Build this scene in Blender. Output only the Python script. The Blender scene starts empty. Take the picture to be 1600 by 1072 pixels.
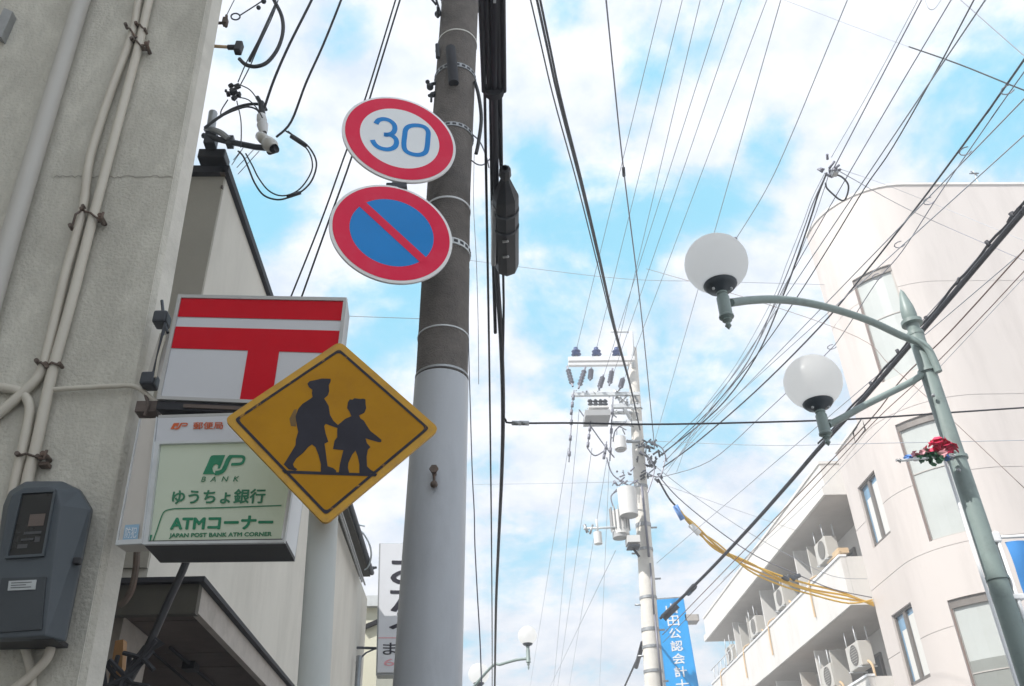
import bpy, bmesh, math, random
import numpy as np
from mathutils import Vector, Matrix
from mathutils.geometry import tessellate_polygon
from math import sin, cos, pi, radians, sqrt, atan2

random.seed(7)
S = bpy.context.scene
COL = S.collection

# ------------------------------------------------------------------ camera
FPX, PITCH, YAW, ROLL, EYE = 1380.0, radians(32.85), radians(2.65), radians(-2.0), 1.5
fwd = Vector((sin(YAW)*cos(PITCH), cos(YAW)*cos(PITCH), sin(PITCH)))
rt0 = Vector((cos(YAW), -sin(YAW), 0))
up0 = rt0.cross(fwd)
rt = rt0*cos(ROLL) + up0*sin(ROLL)
up = -rt0*sin(ROLL) + up0*cos(ROLL)
cam_d = bpy.data.cameras.new('camera')
cam = bpy.data.objects.new('camera', cam_d)
COL.objects.link(cam)
cam_d.sensor_width = 36.0
cam_d.lens = FPX/1600*36
cam_d.clip_start, cam_d.clip_end = 0.05, 2000
M3 = Matrix((rt, up, -fwd)).transposed()
cam.matrix_world = Matrix.Translation((0, 0, EYE)) @ M3.to_4x4()
S.camera = cam

# ------------------------------------------------------------------ light
SUN_EL, SUN_AZ = radians(47), (-0.82, -0.57)        # direction (x, y) towards the sun
sd = Vector((SUN_AZ[0]*cos(SUN_EL), SUN_AZ[1]*cos(SUN_EL), sin(SUN_EL))).normalized()
world = bpy.data.worlds.new('World')
S.world = world
world.use_nodes = True
sun_d = bpy.data.lights.new('sun', 'SUN')
sun_d.energy, sun_d.angle, sun_d.color = 3.6, radians(0.5), (1.0, 0.97, 0.925)
sun = bpy.data.objects.new('sun', sun_d)
COL.objects.link(sun)
sun.rotation_euler = sd.to_track_quat('Z', 'Y').to_euler()
S.view_settings.view_transform = 'Standard'
S.view_settings.look = 'None'
S.view_settings.exposure = 0.87
S.view_settings.gamma = 1.0
S.view_settings.use_curve_mapping = False


def build_sky():
    nt = world.node_tree
    N, L = nt.nodes, nt.links
    N.clear()
    out = N.new('ShaderNodeOutputWorld')
    bg = N.new('ShaderNodeBackground')
    bg.inputs['Strength'].default_value = 0.1
    sky = N.new('ShaderNodeTexSky')
    sky.sky_type = 'NISHITA'
    sky.sun_disc = False
    sky.sun_elevation = SUN_EL
    sky.sun_rotation = atan2(SUN_AZ[0], SUN_AZ[1])
    sky.air_density, sky.dust_density, sky.ozone_density = 1.0, 0.6, 1.0
    tc = N.new('ShaderNodeTexCoord')
    # clouds lie on a slanted-out dome: direction divided by its height
    sep = N.new('ShaderNodeSeparateXYZ'); L.new(tc.outputs['Generated'], sep.inputs[0])
    zz = N.new('ShaderNodeMath'); zz.operation = 'ABSOLUTE'; L.new(sep.outputs['Z'], zz.inputs[0])
    za = N.new('ShaderNodeMath'); za.operation = 'ADD'; za.inputs[1].default_value = 0.32
    L.new(zz.outputs[0], za.inputs[0])
    dv = N.new('ShaderNodeVectorMath'); dv.operation = 'DIVIDE'
    L.new(tc.outputs['Generated'], dv.inputs[0])
    cb = N.new('ShaderNodeCombineXYZ')
    for i in range(3): L.new(za.outputs[0], cb.inputs[i])
    L.new(cb.outputs[0], dv.inputs[1])
    mp = N.new('ShaderNodeMapping'); L.new(dv.outputs[0], mp.inputs[0])
    mp.inputs['Location'].default_value = SKY_OFF
    mp.inputs['Scale'].default_value = (1.0, 1.0, 1.0)
    n1 = N.new('ShaderNodeTexNoise'); n1.inputs['Scale'].default_value = 3.4
    n1.inputs['Detail'].default_value = 7; n1.inputs['Roughness'].default_value = 0.66; n1.inputs['Distortion'].default_value = 0.35
    L.new(mp.outputs[0], n1.inputs['Vector'])
    n2 = N.new('ShaderNodeTexNoise'); n2.inputs['Scale'].default_value = 9.0
    n2.inputs['Detail'].default_value = 6; n2.inputs['Roughness'].default_value = 0.6
    L.new(mp.outputs[0], n2.inputs['Vector'])
    # openings and banks of this particular cloud field
    def gain(sock, k, b):
        g_ = N.new('ShaderNodeMath'); g_.operation = 'MULTIPLY_ADD'; g_.inputs[1].default_value = k; g_.inputs[2].default_value = b
        L.new(sock, g_.inputs[0]); return g_.outputs[0]
    fine = N.new('ShaderNodeMath'); fine.operation = 'ADD'
    L.new(gain(n1.outputs['Fac'], 1.15, -0.03), fine.inputs[0]); L.new(gain(n2.outputs['Fac'], 0.42, -0.21), fine.inputs[1])
    acc = fine.outputs[0]
    for px, py, rad, amt in SKY_BLOBS:
        d = (fwd + rt*((px-800)/FPX) + up*((536-py)/FPX)).normalized()
        dot = N.new('ShaderNodeVectorMath'); dot.operation = 'DISTANCE'
        nrm = N.new('ShaderNodeVectorMath'); nrm.operation = 'NORMALIZE'
        L.new(tc.outputs['Generated'], nrm.inputs[0])
        L.new(nrm.outputs[0], dot.inputs[0]); dot.inputs[1].default_value = d
        mr = N.new('ShaderNodeMapRange'); mr.interpolation_type = 'SMOOTHSTEP'
        mr.inputs['From Min'].default_value = 0; mr.inputs['From Max'].default_value = rad/FPX
        mr.inputs['To Min'].default_value = amt; mr.inputs['To Max'].default_value = 0
        L.new(dot.outputs['Value'], mr.inputs['Value'])
        ad = N.new('ShaderNodeMath'); ad.operation = 'ADD'
        L.new(acc, ad.inputs[0]); L.new(mr.outputs[0], ad.inputs[1]); acc = ad.outputs[0]
    cov = N.new('ShaderNodeMapRange'); cov.interpolation_type = 'SMOOTHSTEP'
    cov.inputs['From Min'].default_value = 0.26; cov.inputs['From Max'].default_value = 0.56
    L.new(acc, cov.inputs['Value'])
    shade = N.new('ShaderNodeMapRange')
    shade.inputs['From Min'].default_value = 0.35; shade.inputs['From Max'].default_value = 0.62
    shade.inputs['To Min'].default_value = 0; shade.inputs['To Max'].default_value = 1
    L.new(n2.outputs['Fac'], shade.inputs['Value'])
    cc = N.new('ShaderNodeMix'); cc.data_type = 'RGBA'
    L.new(shade.outputs[0], cc.inputs['Factor'])
    cc.inputs['A'].default_value = (4.5, 5.1, 5.95, 1); cc.inputs['B'].default_value = (6.5, 6.6, 6.95, 1)
    # thin bright veil over the open blue
    veil = N.new('ShaderNodeMix'); veil.data_type = 'RGBA'; veil.inputs['Factor'].default_value = 0.75
    L.new(sky.outputs[0], veil.inputs['A'])
    veil.inputs['B'].default_value = (2.0, 5.4, 6.9, 1)
    mx = N.new('ShaderNodeMix'); mx.data_type = 'RGBA'
    L.new(cov.outputs[0], mx.inputs['Factor'])
    L.new(veil.outputs['Result'], mx.inputs['A']); L.new(cc.outputs['Result'], mx.inputs['B'])
    L.new(mx.outputs['Result'], bg.inputs['Color'])
    L.new(bg.outputs[0], out.inputs[0])


SKY_OFF = (3.1, 1.7, 0.4)
SKY_BLOBS = [  # centre (direction seen at that picture point), reach, amount
    (1560, 210, 190, -0.22), (1600, 60, 120, -0.12), (970, 380, 150, -0.20), (1150, 310, 110, -0.16),
    (850, 420, 150, -0.10), (600, 500, 160, -0.22), (400, 330, 130, -0.26), (365, 90, 90, -0.24), (440, 215, 80, -0.14),
    (550, 40, 80, -0.22), (870, 20, 80, -0.2), (1210, 215, 90, -0.22), (840, 260, 70, -0.18), (1010, 110, 70, -0.14),
    (1130, 610, 140, -0.10), (780, 900, 160, -0.10), (960, 860, 140, -0.10), (1240, 820, 110, -0.10),
    (880, 130, 130, 0.14), (1120, 150, 150, 0.10), (1280, 100, 180, 0.12), (1130, 420, 110, 0.16),
    (950, 520, 90, 0.10), (860, 740, 120, 0.12), (1150, 740, 90, 0.10), (620, 130, 120, 0.08), (470, 480, 80, 0.06),
    (1330, 300, 110, 0.14),
]
build_sky()

# ------------------------------------------------------------------ helpers
EYEV = Vector((0, 0, EYE))
def ray(x, y): return fwd + rt*((x-800)/FPX) + up*((536-y)/FPX)
def atY(x, y, Y): d = ray(x, y); return EYEV + d*(Y/d.y)
def atX(x, y, X): d = ray(x, y); return EYEV + d*(X/d.x)
def atZ(x, y, Z): d = ray(x, y); return EYEV + d*((Z-EYE)/d.z)
def atD(x, y, D): return EYEV + ray(x, y)*D
def at_plane(x, y, p, n):
    d = ray(x, y); return EYEV + d*((p-EYEV).dot(n)/d.dot(n))
def at_span(x, y, A, B):                    # vertical plane through A and B
    h = B-A; n = Vector((h.y, -h.x, 0)).normalized()
    return at_plane(x, y, A, n)

def mat(name, col, rough=0.7, metal=0.0, noise=0.0, scale=8.0, bump=0.0, bscale=40.0, spec=0.5, dirt=None, dirt_amt=0.0, dscale=2.0, dlo=.48, dhi=.72, stretch=None, trans=0.0, emit=None, es=0.0, coat=0.0):
    m = bpy.data.materials.new(name); m.use_nodes = True
    nt = m.node_tree; N, L = nt.nodes, nt.links
    b = N['Principled BSDF']
    b.inputs['Base Color'].default_value = (*col, 1)
    b.inputs['Roughness'].default_value = rough
    b.inputs['Metallic'].default_value = metal
    b.inputs['Specular IOR Level'].default_value = spec
    b.inputs['Transmission Weight'].default_value = trans
    b.inputs['Coat Weight'].default_value = coat
    if emit: b.inputs['Emission Color'].default_value = (*emit, 1); b.inputs['Emission Strength'].default_value = es
    tc = N.new('ShaderNodeTexCoord'); vec = tc.outputs['Object']
    if stretch:
        mp = N.new('ShaderNodeMapping'); mp.inputs['Scale'].default_value = stretch
        L.new(vec, mp.inputs[0]); svec = mp.outputs[0]
    else: svec = vec
    cur = None
    if noise:
        n = N.new('ShaderNodeTexNoise'); n.inputs['Scale'].default_value = scale; n.inputs['Detail'].default_value = 8
        n.inputs['Roughness'].default_value = 0.65
        L.new(svec, n.inputs['Vector'])
        mr = N.new('ShaderNodeMapRange'); mr.inputs['From Min'].default_value = 0.25; mr.inputs['From Max'].default_value = 0.75
        mr.inputs['To Min'].default_value = 1-noise; mr.inputs['To Max'].default_value = 1+noise
        L.new(n.outputs['Fac'], mr.inputs['Value'])
        mu = N.new('ShaderNodeVectorMath'); mu.operation = 'SCALE'; mu.inputs[0].default_value = col
        L.new(mr.outputs[0], mu.inputs['Scale']); cur = mu.outputs[0]
    if dirt:
        n = N.new('ShaderNodeTexNoise'); n.inputs['Scale'].default_value = dscale; n.inputs['Detail'].default_value = 9
        n.inputs['Roughness'].default_value = 0.7; L.new(svec, n.inputs['Vector'])
        mr = N.new('ShaderNodeMapRange'); mr.inputs['From Min'].default_value = dlo; mr.inputs['From Max'].default_value = dhi
        mr.inputs['To Max'].default_value = dirt_amt; L.new(n.outputs['Fac'], mr.inputs['Value'])
        mx = N.new('ShaderNodeMix'); mx.data_type = 'RGBA'; L.new(mr.outputs[0], mx.inputs['Factor'])
        if cur: L.new(cur, mx.inputs['A'])
        else: mx.inputs['A'].default_value = (*col, 1)
        mx.inputs['B'].default_value = (*dirt, 1); cur = mx.outputs['Result']
    if cur: L.new(cur, b.inputs['Base Color'])
    if bump:
        n = N.new('ShaderNodeTexNoise'); n.inputs['Scale'].default_value = bscale; n.inputs['Detail'].default_value = 5
        L.new(vec, n.inputs['Vector'])
        bp = N.new('ShaderNodeBump'); bp.inputs['Strength'].default_value = bump; bp.inputs['Distance'].default_value = 0.01
        L.new(n.outputs['Fac'], bp.inputs['Height']); L.new(bp.outputs[0], b.inputs['Normal'])
    return m

def frame_of(d):
    d = d.normalized(); a = Vector((0, 0, 1)) if abs(d.z) < 0.9 else Vector((1, 0, 0))
    u = d.cross(a).normalized(); return u, d.cross(u).normalized()

class MB:
    def __init__(s): s.v = []; s.f = []; s.m = []; s.sm = []
    def add(s, vs, fs, smooth=False, mi=0):
        o = len(s.v); s.v += [Vector(p) for p in vs]
        for f in fs: s.f.append([o+i for i in f]); s.m.append(mi); s.sm.append(smooth)
        return s
    def box(s, c, size, R=None, mi=0, bev=0):
        hx, hy, hz = size[0]/2, size[1]/2, size[2]/2; c = Vector(c)
        if bev:
            bm = bmesh.new(); bmesh.ops.create_cube(bm, size=1)
            for v in bm.verts: v.co = Vector((v.co.x*size[0], v.co.y*size[1], v.co.z*size[2]))
            bmesh.ops.bevel(bm, geom=bm.edges[:], offset=bev, segments=2, profile=0.5, affect='EDGES')
            bm.verts.index_update()
            vs = [(R @ v.co if R else v.co)+c for v in bm.verts]; fs = [[v.index for v in f.verts] for f in bm.faces]
            bm.free(); return s.add(vs, fs, False, mi)
        vs = [Vector((x, y, z)) for x in (-hx, hx) for y in (-hy, hy) for z in (-hz, hz)]
        vs = [(R @ p if R else p)+c for p in vs]
        return s.add(vs, [(0, 1, 3, 2), (4, 6, 7, 5), (0, 4, 5, 1), (2, 3, 7, 6), (0, 2, 6, 4), (1, 5, 7, 3)], False, mi)
    def bb(s, a, b, mi=0):                  # box from two corners
        a, b = Vector(a), Vector(b)
        return s.box((a+b)/2, [abs(b[i]-a[i]) for i in range(3)], None, mi)
    def cyl(s, a, b, r, r2=None, n=16, cap=True, mi=0):
        a, b = Vector(a), Vector(b); r2 = r if r2 is None else r2; u, w = frame_of(b-a)
        vs = [a+(u*cos(2*pi*i/n)+w*sin(2*pi*i/n))*r for i in range(n)]+[b+(u*cos(2*pi*i/n)+w*sin(2*pi*i/n))*r2 for i in range(n)]
        s.add(vs, [(i, (i+1) % n, n+(i+1) % n, n+i) for i in range(n)], True, mi)
        if cap: s.add(vs[:n], [tuple(range(n-1, -1, -1))], False, mi); s.add(vs[n:], [tuple(range(n))], False, mi)
        return s
    def tube(s, pts, r, n=8, mi=0, closed=False):
        pts = [Vector(p) for p in pts]; k = len(pts); rs = r if isinstance(r, (list, tuple)) else [r]*k
        u = None; vs = []
        for i, p in enumerate(pts):
            t = (pts[min(i+1, k-1)]-pts[max(i-1, 0)])
            if closed: t = pts[(i+1) % k]-pts[i-1]
            t = t.normalized() if t.length else Vector((0, 0, 1))
            if u is None: u = frame_of(t)[0]
            u = (u-t*u.dot(t)).normalized(); w = t.cross(u)
            vs += [p+(u*cos(2*pi*j/n)+w*sin(2*pi*j/n))*rs[i] for j in range(n)]
        fs = [(i*n+j, i*n+(j+1) % n, ((i+1) % k)*n+(j+1) % n, ((i+1) % k)*n+j) for i in range(k if closed else k-1) for j in range(n)]
        s.add(vs, fs, True, mi)
        if not closed: s.add(vs[:n], [tuple(range(n-1, -1, -1))], False, mi); s.add(vs[-n:], [tuple(range(n))], False, mi)
        return s
    def lathe(s, base, axis, prof, n=20, mi=0):    # prof: (radius, distance along axis)
        base, axis = Vector(base), Vector(axis).normalized(); u, w = frame_of(axis); vs = []
        for r, h in prof: vs += [base+axis*h+(u*cos(2*pi*j/n)+w*sin(2*pi*j/n))*r for j in range(n)]
        k = len(prof)
        return s.add(vs, [(i*n+j, i*n+(j+1) % n, (i+1)*n+(j+1) % n, (i+1)*n+j) for i in range(k-1) for j in range(n)], True, mi)
    def ball(s, c, r, n=24, m=16, mi=0, sq=1.0):
        return s.lathe(Vector(c)-Vector((0, 0, r*sq)), (0, 0, 1), [(max(1e-4, r*sin(pi*i/m)), r*sq*(1-cos(pi*i/m))) for i in range(m+1)], n, mi)
    def prism(s, poly, ext, mi=0):          # planar polygon pushed along ext
        poly = [Vector(p) for p in poly]; ext = Vector(ext); n = len(poly)
        tri = tessellate_polygon([poly])
        s.add(poly, [t for t in tri], False, mi); s.add([p+ext for p in poly], [tuple(reversed(t)) for t in tri], False, mi)
        return s.add(poly+[p+ext for p in poly], [(i, (i+1) % n, n+(i+1) % n, n+i) for i in range(n)], False, mi)
    def flat(s, poly, mi=0):
        poly = [Vector(p) for p in poly]
        return s.add(poly, [t for t in tessellate_polygon([poly])], False, mi)
    def ribbon(s, pts, w, nrm, mi=0, closed=False):
        pts = [Vector(p) for p in pts]; k = len(pts); vs = []
        for i, p in enumerate(pts):
            t = (pts[(i+1) % k]-pts[i-1]) if closed else pts[min(i+1, k-1)]-pts[max(i-1, 0)]
            sd_ = t.cross(nrm).normalized()*w/2; vs += [p+sd_, p-sd_]
        return s.add(vs, [(2*i, 2*i+1, (2*i+3) % (2*k), (2*i+2) % (2*k)) for i in range(k if closed else k-1)], False, mi)
    def build(s, name, mats, parent=None, loc=None, fix=True):
        if not isinstance(mats, (list, tuple)): mats = [mats]
        if parent is not None:
            org = Vector((0, 0, 0)); p = parent
            while p: org += Vector(p.location); p = p.parent
            off = org
        else:
            if loc is None:
                xs = np.array([tuple(v) for v in s.v]); loc = ((xs[:, 0].min()+xs[:, 0].max())/2, (xs[:, 1].min()+xs[:, 1].max())/2, xs[:, 2].min())
            off = Vector(loc)
        me = bpy.data.meshes.new(name)
        me.from_pydata([tuple(v-off) for v in s.v], [], s.f)
        for m in mats: me.materials.append(m)
        me.polygons.foreach_set('material_index', s.m)
        me.polygons.foreach_set('use_smooth', s.sm)
        if fix:
            bm = bmesh.new(); bm.from_mesh(me); bmesh.ops.remove_doubles(bm, verts=bm.verts[:], dist=1e-6)
            bmesh.ops.recalc_face_normals(bm, faces=bm.faces[:])
            for e in bm.edges:
                if len(e.link_faces) == 2 and e.calc_face_angle(0) > radians(40): e.smooth = False
            bm.to_mesh(me); bm.free()
        me.update()
        o = bpy.data.objects.new(name, me); COL.objects.link(o)
        if parent is not None: o.parent = parent
        else: o.location = off
        return o

def tag(o, label, cat, group=None):
    o['label'] = label; o['category'] = cat
    if group: o['group'] = group
    return o
def thing(name, loc, label, cat, group=None):
    o = bpy.data.objects.new(name, None); COL.objects.link(o); o.location = Vector(loc); o.empty_display_size = 0.2
    return tag(o, label, cat, group)
def structure(o): o['kind'] = 'structure'; return o

def smooth_path(P, sub=6, closed=False):
    P = [Vector(p) for p in P]; n = len(P)
    if n < 3: return P
    out = []
    for i in range(n if closed else n-1):
        if closed: a, b, c, d = P[i-1], P[i], P[(i+1) % n], P[(i+2) % n]
        else: a, b, c, d = P[max(i-1, 0)], P[i], P[i+1], P[min(i+2, n-1)]
        for j in range(sub):
            t = j/sub
            out.append(0.5*((2*b)+(c-a)*t+(2*a-5*b+4*c-d)*t*t+(3*b-a-3*c+d)*t**3))
    if not closed: out.append(P[-1])
    return out

class Quad:                                 # a flat face given by its four corners TL, TR, BR, BL
    def __init__(s, TL, TR, BR, BL):
        s.c = [Vector(p) for p in (TL, TR, BR, BL)]
        s.n = (s.c[3]-s.c[0]).cross(s.c[1]-s.c[0]).normalized()
        if s.n.dot(EYEV-s.c[0]) < 0: s.n = -s.n
    def P(s, u, v, d=0.0):
        a, b, c, e = s.c
        return (a*(1-u)+b*u)*(1-v)+(e*(1-u)+c*u)*v+s.n*d
    def px(s, x, y, d=0.0): return at_plane(x, y, s.c[0], s.n)+s.n*d
    def rect(s, u0, v0, u1, v1, d=0.0): return [s.P(u0, v0, d), s.P(u1, v0, d), s.P(u1, v1, d), s.P(u0, v1, d)]

_tc = {}
def glyphs(txt, bold=0.0, shear=0.0, spacing=1.0):
    key = (txt, bold, shear, spacing)
    if key in _tc: return _tc[key]
    c = bpy.data.curves.new('lettering', 'FONT'); c.body = txt; c.size = 1; c.offset = bold; c.shear = shear; c.space_character = spacing
    c.resolution_u = 3
    o = bpy.data.objects.new('lettering', c); COL.objects.link(o)
    dg = bpy.context.evaluated_depsgraph_get()
    me = bpy.data.meshes.new_from_object(o.evaluated_get(dg))
    vs = np.array([tuple(v.co) for v in me.vertices]); fs = [list(p.vertices) for p in me.polygons]
    bpy.data.objects.remove(o); bpy.data.meshes.remove(me); bpy.data.curves.remove(c)
    mn, mx_ = vs.min(0), vs.max(0)
    vs = (vs-mn)/np.maximum(mx_-mn, 1e-6)
    _tc[key] = (vs, fs, (mx_-mn)); return _tc[key]
def lettering(mb, txt, TL, TR, BR, BL, bold=0.0, shear=0.0, spacing=1.0, mi=0):   # text stretched over a face; bold strikes it again, a hair apart
    vs, fs, _ = glyphs(txt, 0.0, shear, spacing); q = Quad(TL, TR, BR, BL)
    hu = (q.c[3]-q.c[0]).length; wu = (q.c[1]-q.c[0]).length; k = 0
    for dx, dy in ((0, 0),) if not bold else ((0, 0), (1, 0), (-1, 0), (0, 1), (0, -1), (.7, .7), (-.7, .7), (.7, -.7), (-.7, -.7)):
        mb.add([q.P(x+dx*bold*hu/wu, 1-y+dy*bold, .00012*k) for x, y, z in vs], fs, False, mi); k += 1

# ------------------------------------------------------------------ materials
M = {}
M['stucco'] = mat('stucco', (0.60, 0.575, 0.50), 0.9, noise=0.14, scale=22, bump=0.75, bscale=75, dirt=(0.37, 0.35, 0.30), dirt_amt=0.75, dscale=2.2, dlo=.42, dhi=.7, stretch=(1, 1, .45))
M['stucco_smooth'] = mat('stucco_smooth', (0.66, 0.63, 0.56), 0.85, noise=0.07, scale=6, bump=0.25, bscale=90, dirt=(0.3, 0.29, 0.25), dirt_amt=0.4, dscale=4)
M['cream_wall'] = mat('cream_wall', (0.68, 0.65, 0.58), 0.85, noise=0.05, scale=3, bump=0.1, bscale=60, dirt=(0.38, 0.36, 0.31), dirt_amt=0.35, dscale=1.4, stretch=(1, 1, .35))
M['shaded_wall'] = mat('shaded_wall', (0.42, 0.395, 0.34), 0.85, noise=0.07, scale=4, bump=0.12, bscale=60)  # cream wall darkened: shade of the end face put into the colour
M['pvc'] = mat('pvc', (0.58, 0.54, 0.46), 0.5, noise=0.08, scale=6, dirt=(0.40, 0.33, 0.27), dirt_amt=0.5, dscale=5, stretch=(1, 1, .2))
M['pvc_grey'] = mat('pvc_grey', (0.50, 0.48, 0.44), 0.5, noise=0.06, scale=5, dirt=(0.27, 0.26, 0.24), dirt_amt=0.4, dscale=3, stretch=(1, 1, .15))
M['rusty'] = mat('rusty', (0.14, 0.11, 0.09), 0.7, 0.4, noise=0.3, scale=30, dirt=(0.2, 0.09, 0.05), dirt_amt=0.6, dscale=14)
M['galv'] = mat('galv', (0.36, 0.37, 0.38), 0.45, 0.7, noise=0.15, scale=25)
M['galv_light'] = mat('galv_light', (0.62, 0.64, 0.65), 0.5, 0.15, noise=0.1, scale=12)
M['black'] = mat('black', (0.018, 0.018, 0.022), 0.5, noise=0.2, scale=20)
M['black_soft'] = mat('black_soft', (0.03, 0.03, 0.036), 0.75, noise=0.25, scale=20)
M['dark_steel'] = mat('dark_steel', (0.05, 0.055, 0.065), 0.45, 0.3, noise=0.2, scale=15)
M['concrete_dark'] = mat('concrete_dark', (0.152, 0.135, 0.122), 0.92, noise=0.22, scale=16, bump=0.7, bscale=110, dirt=(0.065, 0.058, 0.055), dirt_amt=0.7, dscale=5)
M['sleeve'] = mat('sleeve', (0.45, 0.47, 0.50), 0.42, noise=0.05, scale=5, bump=0.05, bscale=50, dirt=(0.32, 0.33, 0.35), dirt_amt=0.6, dscale=4, stretch=(1, 1, .3), coat=.15)
M['post_grey'] = mat('post_grey', (0.50, 0.52, 0.50), 0.45, noise=0.06, scale=6, dirt=(0.36, 0.37, 0.35), dirt_amt=0.4, dscale=4, stretch=(1, 1, .3))
M['concrete_pale'] = mat('concrete_pale', (0.66, 0.63, 0.58), 0.9, noise=0.1, scale=8, bump=0.2, bscale=60, dirt=(0.45, 0.42, 0.38), dirt_amt=0.4, dscale=2.5)
M['sign_red'] = mat('sign_red', (0.80, 0.010, 0.065), 0.5, noise=0.08, scale=4, spec=.25, dirt=(0.66, 0.10, 0.15), dirt_amt=.4, dscale=4)
M['sign_white'] = mat('sign_white', (0.84, 0.86, 0.87), 0.35, noise=0.04, scale=5)
M['sign_blue'] = mat('sign_blue', (0.006, 0.235, 0.64), 0.4, noise=0.07, scale=3, spec=.25)
M['rim_white'] = mat('rim_white', (0.86, 0.85, 0.85), 0.4, noise=0.05, scale=9)
M['amber'] = mat('amber', (0.45, 0.215, 0.005), 0.6, noise=0.06, scale=5, spec=.15, dirt=(0.33, 0.145, 0.006), dirt_amt=0.55, dscale=4)
M['amber_edge'] = mat('amber_edge', (0.56, 0.29, 0.006), 0.5, noise=0.14, scale=12, dirt=(0.30, 0.16, 0.04), dirt_amt=.6, dscale=18)
M['print_black'] = mat('print_black', (0.028, 0.026, 0.036), 0.6, noise=0.2, scale=16, spec=.2)
M['print_worn'] = mat('print_worn', (0.028, 0.026, 0.036), 0.6, noise=0.2, scale=16, spec=.2, dirt=(0.42, 0.21, 0.03), dirt_amt=1.0, dscale=26, dlo=.58, dhi=.66)
M['post_red'] = mat('post_red', (0.60, 0.005, 0.018), 0.55, noise=0.09, scale=4, spec=.12)
M['acrylic'] = mat('acrylic', (0.62, 0.63, 0.66), 0.35, noise=0.04, scale=2.5)
M['acrylic_lit'] = mat('acrylic_lit', (0.46, 0.50, 0.44), 0.35, noise=0.06, scale=3, emit=(0.70, 0.86, 0.52), es=0.05)
M['alu'] = mat('alu', (0.50, 0.50, 0.50), 0.4, 0.55, noise=0.06, scale=9)
M['alu_dark'] = mat('alu_dark', (0.06, 0.06, 0.062), 0.6, 0.0, noise=0.1, scale=9)
M['box_white'] = mat('box_white', (0.80, 0.81, 0.82), 0.4, noise=0.03, scale=5)
M['bracket_beige'] = mat('bracket_beige', (0.58, 0.54, 0.49), 0.5, noise=0.05, scale=5)
M['sticker_blue'] = mat('sticker_blue', (0.28, 0.45, 0.60), 0.4)
M['jp_green'] = mat('jp_green', (0.012, 0.23, 0.115), 0.4)
M['jp_green_dark'] = mat('jp_green_dark', (0.03, 0.20, 0.105), 0.4)
M['jp_orange'] = mat('jp_orange', (0.62, 0.115, 0.03), 0.4)
M['meter_grey'] = mat('meter_grey', (0.068, 0.082, 0.094), 0.55, noise=0.07, scale=5, bump=0.06, bscale=120, dirt=(0.10, 0.11, 0.12), dirt_amt=.5, dscale=3)
M['meter_glass'] = mat('meter_glass', (0.016, 0.016, 0.016), 0.1, noise=.2, scale=5)
M['label_white'] = mat('label_white', (0.46, 0.48, 0.48), 0.5, noise=0.1, scale=30)
M['brown'] = mat('brown', (0.13, 0.10, 0.085), 0.8, noise=0.2, scale=10, stretch=(1, 1, 6))
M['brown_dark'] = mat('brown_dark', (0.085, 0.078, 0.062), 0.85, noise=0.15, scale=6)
M['orange_wood'] = mat('orange_wood', (0.33, 0.17, 0.06), 0.7, noise=0.15, scale=8)
M['fascia'] = mat('fascia', (0.44, 0.40, 0.36), 0.7, noise=0.12, scale=10, dirt=(0.25, 0.22, 0.19), dirt_amt=.5, dscale=7)
M['porcelain'] = mat('porcelain', (0.55, 0.53, 0.48), 0.25, noise=0.1, scale=12, coat=.3)
M['porcelain_white'] = mat('porcelain_white', (0.75, 0.75, 0.75), 0.3)
M['lamp_green'] = mat('lamp_green', (0.23, 0.29, 0.275), 0.45, noise=0.1, scale=7, dirt=(0.12, 0.15, 0.14), dirt_amt=.7, dscale=7)
M['lamp_dark'] = mat('lamp_dark', (0.03, 0.042, 0.052), 0.45, noise=0.1, scale=9)
M['globe'] = mat('globe', (0.90, 0.89, 0.87), 0.3, noise=0.02, scale=6)
def opal(m):                                # milky plastic: light passes through and spreads
    nt = m.node_tree; N, L = nt.nodes, nt.links; b = N['Principled BSDF']
    t = N.new('ShaderNodeBsdfTranslucent'); t.inputs['Color'].default_value = (0.985, 0.98, 0.97, 1)
    x = N.new('ShaderNodeMixShader'); x.inputs[0].default_value = 0.85
    L.new(b.outputs[0], x.inputs[1]); L.new(t.outputs[0], x.inputs[2]); L.new(x.outputs[0], N['Material Output'].inputs['Surface'])
opal(M['globe'])
M['pink_wall'] = mat('pink_wall', (0.58, 0.53, 0.50), 0.85, noise=0.03, scale=1.2, bump=0.08, bscale=40, dirt=(0.47, 0.425, 0.40), dirt_amt=.7, dscale=1.6, stretch=(1, 1, .16))
M['white_wall'] = mat('white_wall', (0.68, 0.66, 0.63), 0.85, noise=0.03, scale=1.5, dirt=(0.55, 0.52, 0.49), dirt_amt=.7, dscale=1.6, stretch=(1, 1, .3))
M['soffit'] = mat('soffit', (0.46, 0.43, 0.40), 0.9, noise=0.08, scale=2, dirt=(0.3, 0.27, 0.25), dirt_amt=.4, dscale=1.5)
M['window_frame'] = mat('window_frame', (0.17, 0.15, 0.135), 0.5, 0.2, noise=.1, scale=4)
M['glass_reflection'] = mat('glass_reflection', (0.16, 0.30, 0.44), 0.06, noise=.25, scale=1.2, coat=.6)  # blue reflection painted into the pane colour
M['glass_dark'] = mat('glass_dark', (0.10, 0.10, 0.10), 0.12, noise=.2, scale=1)
M['curtain'] = mat('curtain', (0.66, 0.65, 0.62), 0.8, noise=.08, scale=10, stretch=(1, 6, .3))
M['frosted'] = mat('frosted', (0.46, 0.48, 0.46), 0.22, noise=.08, scale=1.5, coat=.3)
M['frosted_dark'] = mat('frosted_dark', (0.25, 0.26, 0.24), 0.3, noise=.08, scale=2)
M['ac_white'] = mat('ac_white', (0.52, 0.50, 0.46), 0.5, noise=.06, scale=5)
M['ac_grille'] = mat('ac_grille', (0.16, 0.15, 0.14), 0.6)
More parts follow.
